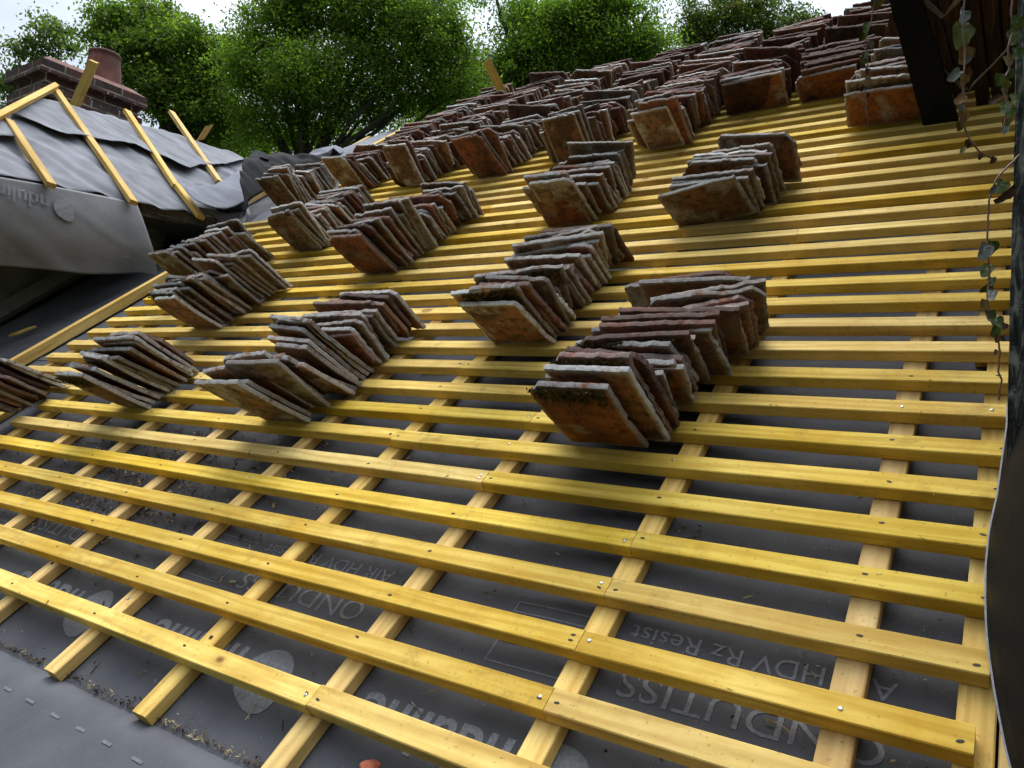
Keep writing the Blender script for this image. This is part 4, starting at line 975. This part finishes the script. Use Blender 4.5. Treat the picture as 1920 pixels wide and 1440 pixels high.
t = NT('grass_ground'); g = t.coord(); M_GR = t.out(t.ramp(t.noise(g, .6, 6, .7), [(.3, (.02, .035, .01)), (.7, (.045, .065, .02))]), .95)
V = [(-300, -300, -3), (300, -300, -3), (300, 300, -3), (-300, 300, -3)]
o = link('ground', mesh('ground', V, [(0, 1, 2, 3)]), M_GR); tag(o, 'rough grass round the house', 'ground', kind='structure')

# ------------------------------------------------------------------ trees
def leaf_material(name, cols, trans=.62):
    t = NT(name); at = t.n('Attribute', _attribute_name='vary'); c = t.ramp(at.outputs['Fac'], cols)
    t.out(c, .6, None, .2)
    tr = t.n('BsdfTranslucent'); t.l(t.mix(1.0, c, (1.0, 1.25, .45), 'MULTIPLY'), tr.inputs['Color']); ms = t.n('MixShader'); ms.inputs[0].default_value = trans
    out = [n for n in t.t.nodes if n.type == 'OUTPUT_MATERIAL'][0]
    t.l(t.b.outputs[0], ms.inputs[1]); t.l(tr.outputs[0], ms.inputs[2]); t.l(ms.outputs[0], out.inputs['Surface'])
    return t.m
t = NT('bark'); M_BARK = t.out(t.ramp(t.noise(t.coord(scale=(6, 6, 1)), 4, 5), [(.3, (.025, .02, .015)), (.7, (.07, .058, .045))]), .95)
FP = 1423.337
def tree(name, label, cat, blobs, D, nleaf, lsize, mat, seed, trunk, depth_k=1.0, clump=.32, twigs=70, trunk_r=.16, fringe=.4):
    """blobs: (x, y, rx, ry, dz, weight) crown lobes given by where they stand at distance D; real 3-D ellipsoids filled with leaf clumps"""
    rg = np.random.default_rng(seed)
    root = depth_pt(trunk[0], trunk[1], D); base = Vector((root.x, root.y, -3))
    e = empty(name, Matrix.Translation(base)); tag(e, label, cat, 'trees behind the roofs'); bpy.context.view_layer.update()
    cen = []; rad = []; wts = []
    for (x, y, rx, ry, dz, wt_) in blobs:
        cen.append(np.array(depth_pt(x, y, D + dz))); k = (D + dz) / FP; rad.append((rx * k, (rx + ry) * .5 * k * depth_k, ry * k)); wts.append(wt_ * rx * ry)
    wts = np.array(wts) / sum(wts); RX, RU, RF = np.array(r0), np.array(-r1), np.array(r2)
    # clump centres: favour the shells of the lobes
    cl = []; nc = int(nleaf / 75)
    for b, n in enumerate(rg.multinomial(nc, wts)):
        d = rg.normal(size=(n, 3)); d /= np.linalg.norm(d, axis=1)[:, None]; q = rg.uniform(.25, 1.0, n) ** .55; q *= 1 + fringe * (rg.random(n) - .4)
        p = d * q[:, None]; cl.append(cen[b] + p[:, :1] * rad[b][0] * RX + p[:, 1:2] * rad[b][2] * RU + p[:, 2:] * rad[b][1] * RF)
    cl = np.concatenate(cl); cs = rg.uniform(.35, 1.1, len(cl)) * clump; ct = rg.random(len(cl))
    idx = rg.integers(0, len(cl), nleaf)
    off = rg.normal(size=(nleaf, 3)) * np.array([1, 1, .62]) * .5 * cs[idx][:, None]
    P = cl[idx] + off
    # leaves: kite-shaped quads
    ax = rg.normal(size=(nleaf, 3)); ax[:, 2] -= .35; ax /= np.linalg.norm(ax, axis=1)[:, None]
    bx = rg.normal(size=(nleaf, 3)); bx[:, 2] *= .45; bx -= (bx * ax).sum(1)[:, None] * ax; bx /= np.linalg.norm(bx, axis=1)[:, None]
    s = lsize * rg.uniform(.6, 1.35, nleaf)[:, None]
    V = np.stack([P, P + ax * s * .5 + bx * s * .27, P + ax * s, P + ax * s * .5 - bx * s * .27], 1).reshape(-1, 3)
    me = bpy.data.meshes.new('crown'); me.vertices.add(len(V)); me.vertices.foreach_set('co', V.ravel())
    me.loops.add(len(V)); me.loops.foreach_set('vertex_index', np.arange(len(V), dtype=np.int32))
    me.polygons.add(nleaf); me.polygons.foreach_set('loop_start', np.arange(0, len(V), 4, dtype=np.int32)); me.update(calc_edges=True)
    a = me.attributes.new('vary', 'FLOAT', 'POINT'); a.data.foreach_set('value', np.clip(np.repeat(ct[idx] * .85 + rg.random(nleaf) * .15, 4), 0, 1).astype(np.float32))
    under(link('crown', me, mat), e)
    # trunk, limbs and twigs as tapering tubes
    V = []; F = []
    def limb(A, B_, ra, rb, n=6, wob=.1):
        b0 = len(V); m = 6; A = Vector(A); B_ = Vector(B_); L = (B_ - A).length
        for i in range(n + 1):
            f = i / n; p = A.lerp(B_, f) + Vector((nse((f * 3, A.x, seed)), nse((f * 3, A.y, seed + 4)), nse((f * 2, A.z, seed + 7)))) * wob * L * math.sin(math.pi * f)
            dd = (B_ - A).normalized(); s1 = dd.orthogonal().normalized(); s2 = dd.cross(s1); r_ = ra + (rb - ra) * f
            for q in range(m): V.append(p + s1 * r_ * math.cos(2 * math.pi * q / m) + s2 * r_ * math.sin(2 * math.pi * q / m))
        for i in range(n):
            for q in range(m): a_ = b0 + i * m + q; b_ = b0 + i * m + (q + 1) % m; F.append((a_, b_, b_ + m, a_ + m))
        return B_
    fork = root; limb(base, fork, trunk_r * 1.4, trunk_r, 8, .03)
    for b in range(len(blobs)):
        c_ = Vector(cen[b]); limb(fork, c_, trunk_r * .6, trunk_r * .2, 7, .12)
        for _ in range(max(3, int(twigs * wts[b]))):
            p = Vector(cl[rg.integers(0, len(cl))])
            if (p - c_).length < max(rad[b]) * 1.3: limb(c_.lerp(fork, rg.random() * .4), p, trunk_r * .12, .008, 4, .15)
    under(link('trunk', mesh('trunk', V, F), M_BARK, smooth=True), e)
    return e
G_DARK = leaf_material('leaf_dark', [(0, (.04, .07, .012)), (.5, (.11, .165, .03)), (1, (.20, .26, .055))])
G_BRIGHT = leaf_material('leaf_bright', [(0, (.055, .09, .016)), (.5, (.12, .185, .03)), (1, (.22, .30, .055))])
G_OLIVE = leaf_material('leaf_olive', [(0, (.04, .065, .014)), (.55, (.085, .12, .03)), (.85, (.12, .14, .04)), (1, (.2, .12, .05))])
G_PALE = leaf_material('leaf_pale', [(0, (.06, .09, .03)), (1, (.15, .19, .08))])
tree('leafy_tree', 'thin pale tree with sky showing through, beyond the chimney', 'tree',
     [(110, 70, 42, 26, 0, .8), (60, 100, 34, 24, 0, .7), (25, 165, 34, 40, 0, .8), (90, 45, 20, 12, 0, .4), (5, 120, 20, 20, 0, .3), (20, 210, 40, 20, 0, .7)], 19, 4200, .11, G_PALE, 1, (40, 330), clump=.45, trunk_r=.07, fringe=.5)
tree('leafy_tree', 'dark maple-like tree rising directly behind the chimney', 'tree',
     [(215, 45, 50, 32, 0, 1), (290, 30, 55, 28, .5, 1), (330, 85, 75, 45, 0, 1), (250, 110, 65, 50, 0, 1), (400, 120, 60, 60, .5, 1), (330, 170, 90, 55, 0, 1.1), (400, 220, 75, 50, 0, 1), (440, 70, 30, 22, 0, .5), (180, 70, 30, 25, 0, .5)], 15, 46000, .08, G_DARK, 2, (360, 330), clump=.42)
tree('leafy_tree', 'broad bright green tree filling the skyline above the membrane valley', 'tree',
     [(520, 50, 70, 55, 0, 1.1), (600, 20, 80, 45, 0, 1), (700, 40, 90, 60, 0, 1.1), (800, 60, 75, 60, -.5, 1.1), (480, 130, 60, 60, 0, 1.1), (570, 150, 80, 60, -.5, 1.2), (680, 140, 80, 60, 0, 1.1), (790, 150, 80, 55, -.3, 1.1), (860, 110, 40, 50, 0, .9),
      (500, 225, 70, 50, 0, 1), (600, 225, 60, 40, 0, .8), (860, 175, 60, 35, 0, 1), (760, -20, 120, 40, 0, 1), (560, -25, 70, 40, 0, 1), (770, 195, 40, 25, 0, .6), (690, 215, 55, 30, .5, .9), (745, 215, 40, 20, .8, .5)], 14, 125000, .062, G_BRIGHT, 3, (560, 330), clump=.42, twigs=160, trunk_r=.11)
tree('leafy_tree', 'lime green tree behind the lone standing batten and tile piles', 'tree',
     [(935, 150, 60, 45, 0, 1), (1000, 110, 60, 45, 0, 1), (1060, 50, 60, 50, 0, 1.2), (1130, 20, 60, 40, 0, 1.2), (1120, 90, 65, 45, 0, 1.1), (1185, 95, 45, 40, 0, 1), (1000, 20, 55, 25, .5, .5), (1040, 150, 60, 35, 0, 1), (960, 70, 40, 35, 0, .6), (985, 30, 45, 35, .5, .6), (1215, 25, 35, 35, 0, .45), (1240, 80, 30, 30, 0, .5), (930, -5, 50, 25, 0, .4)], 16, 78000, .07, G_BRIGHT, 4, (1060, 330), clump=.45, twigs=90)
tree('leafy_tree', 'olive tree with brown seed tufts beyond the highest tile piles', 'tree',
     [(1330, 30, 60, 35, 0, .8), (1400, 55, 60, 40, 0, .9), (1310, 75, 45, 35, 0, .9), (1470, 50, 50, 35, 0, .7), (1520, 60, 45, 22, 0, .6), (1400, 5, 60, 25, 0, .8), (1340, 110, 60, 25, 0, .9), (1260, 120, 40, 25, 0, .8), (1450, 85, 60, 25, 0, .8)], 18, 36000, .07, G_OLIVE, 5, (1400, 330), clump=.42, twigs=90)
tree('leafy_tree', 'low dark shrubby tree in the shade under the big green crown', 'tree',
     [(560, 262, 70, 28, 0, 1), (450, 255, 60, 30, 0, 1), (830, 205, 60, 22, 0, 1), (640, 258, 30, 18, 0, .6), (400, 262, 50, 25, 0, 1), (1180, 150, 70, 25, 0, 1), (960, 195, 60, 22, 0, .9), (100, 330, 160, 70, 0, .35), (420, 330, 160, 60, 0, .35), (760, 300, 170, 60, 0, .35), (1080, 270, 170, 70, 0, .35), (1400, 220, 170, 80, 0, .35)], 17, 44000, .09, G_DARK, 6, (620, 330), clump=.45, twigs=60)
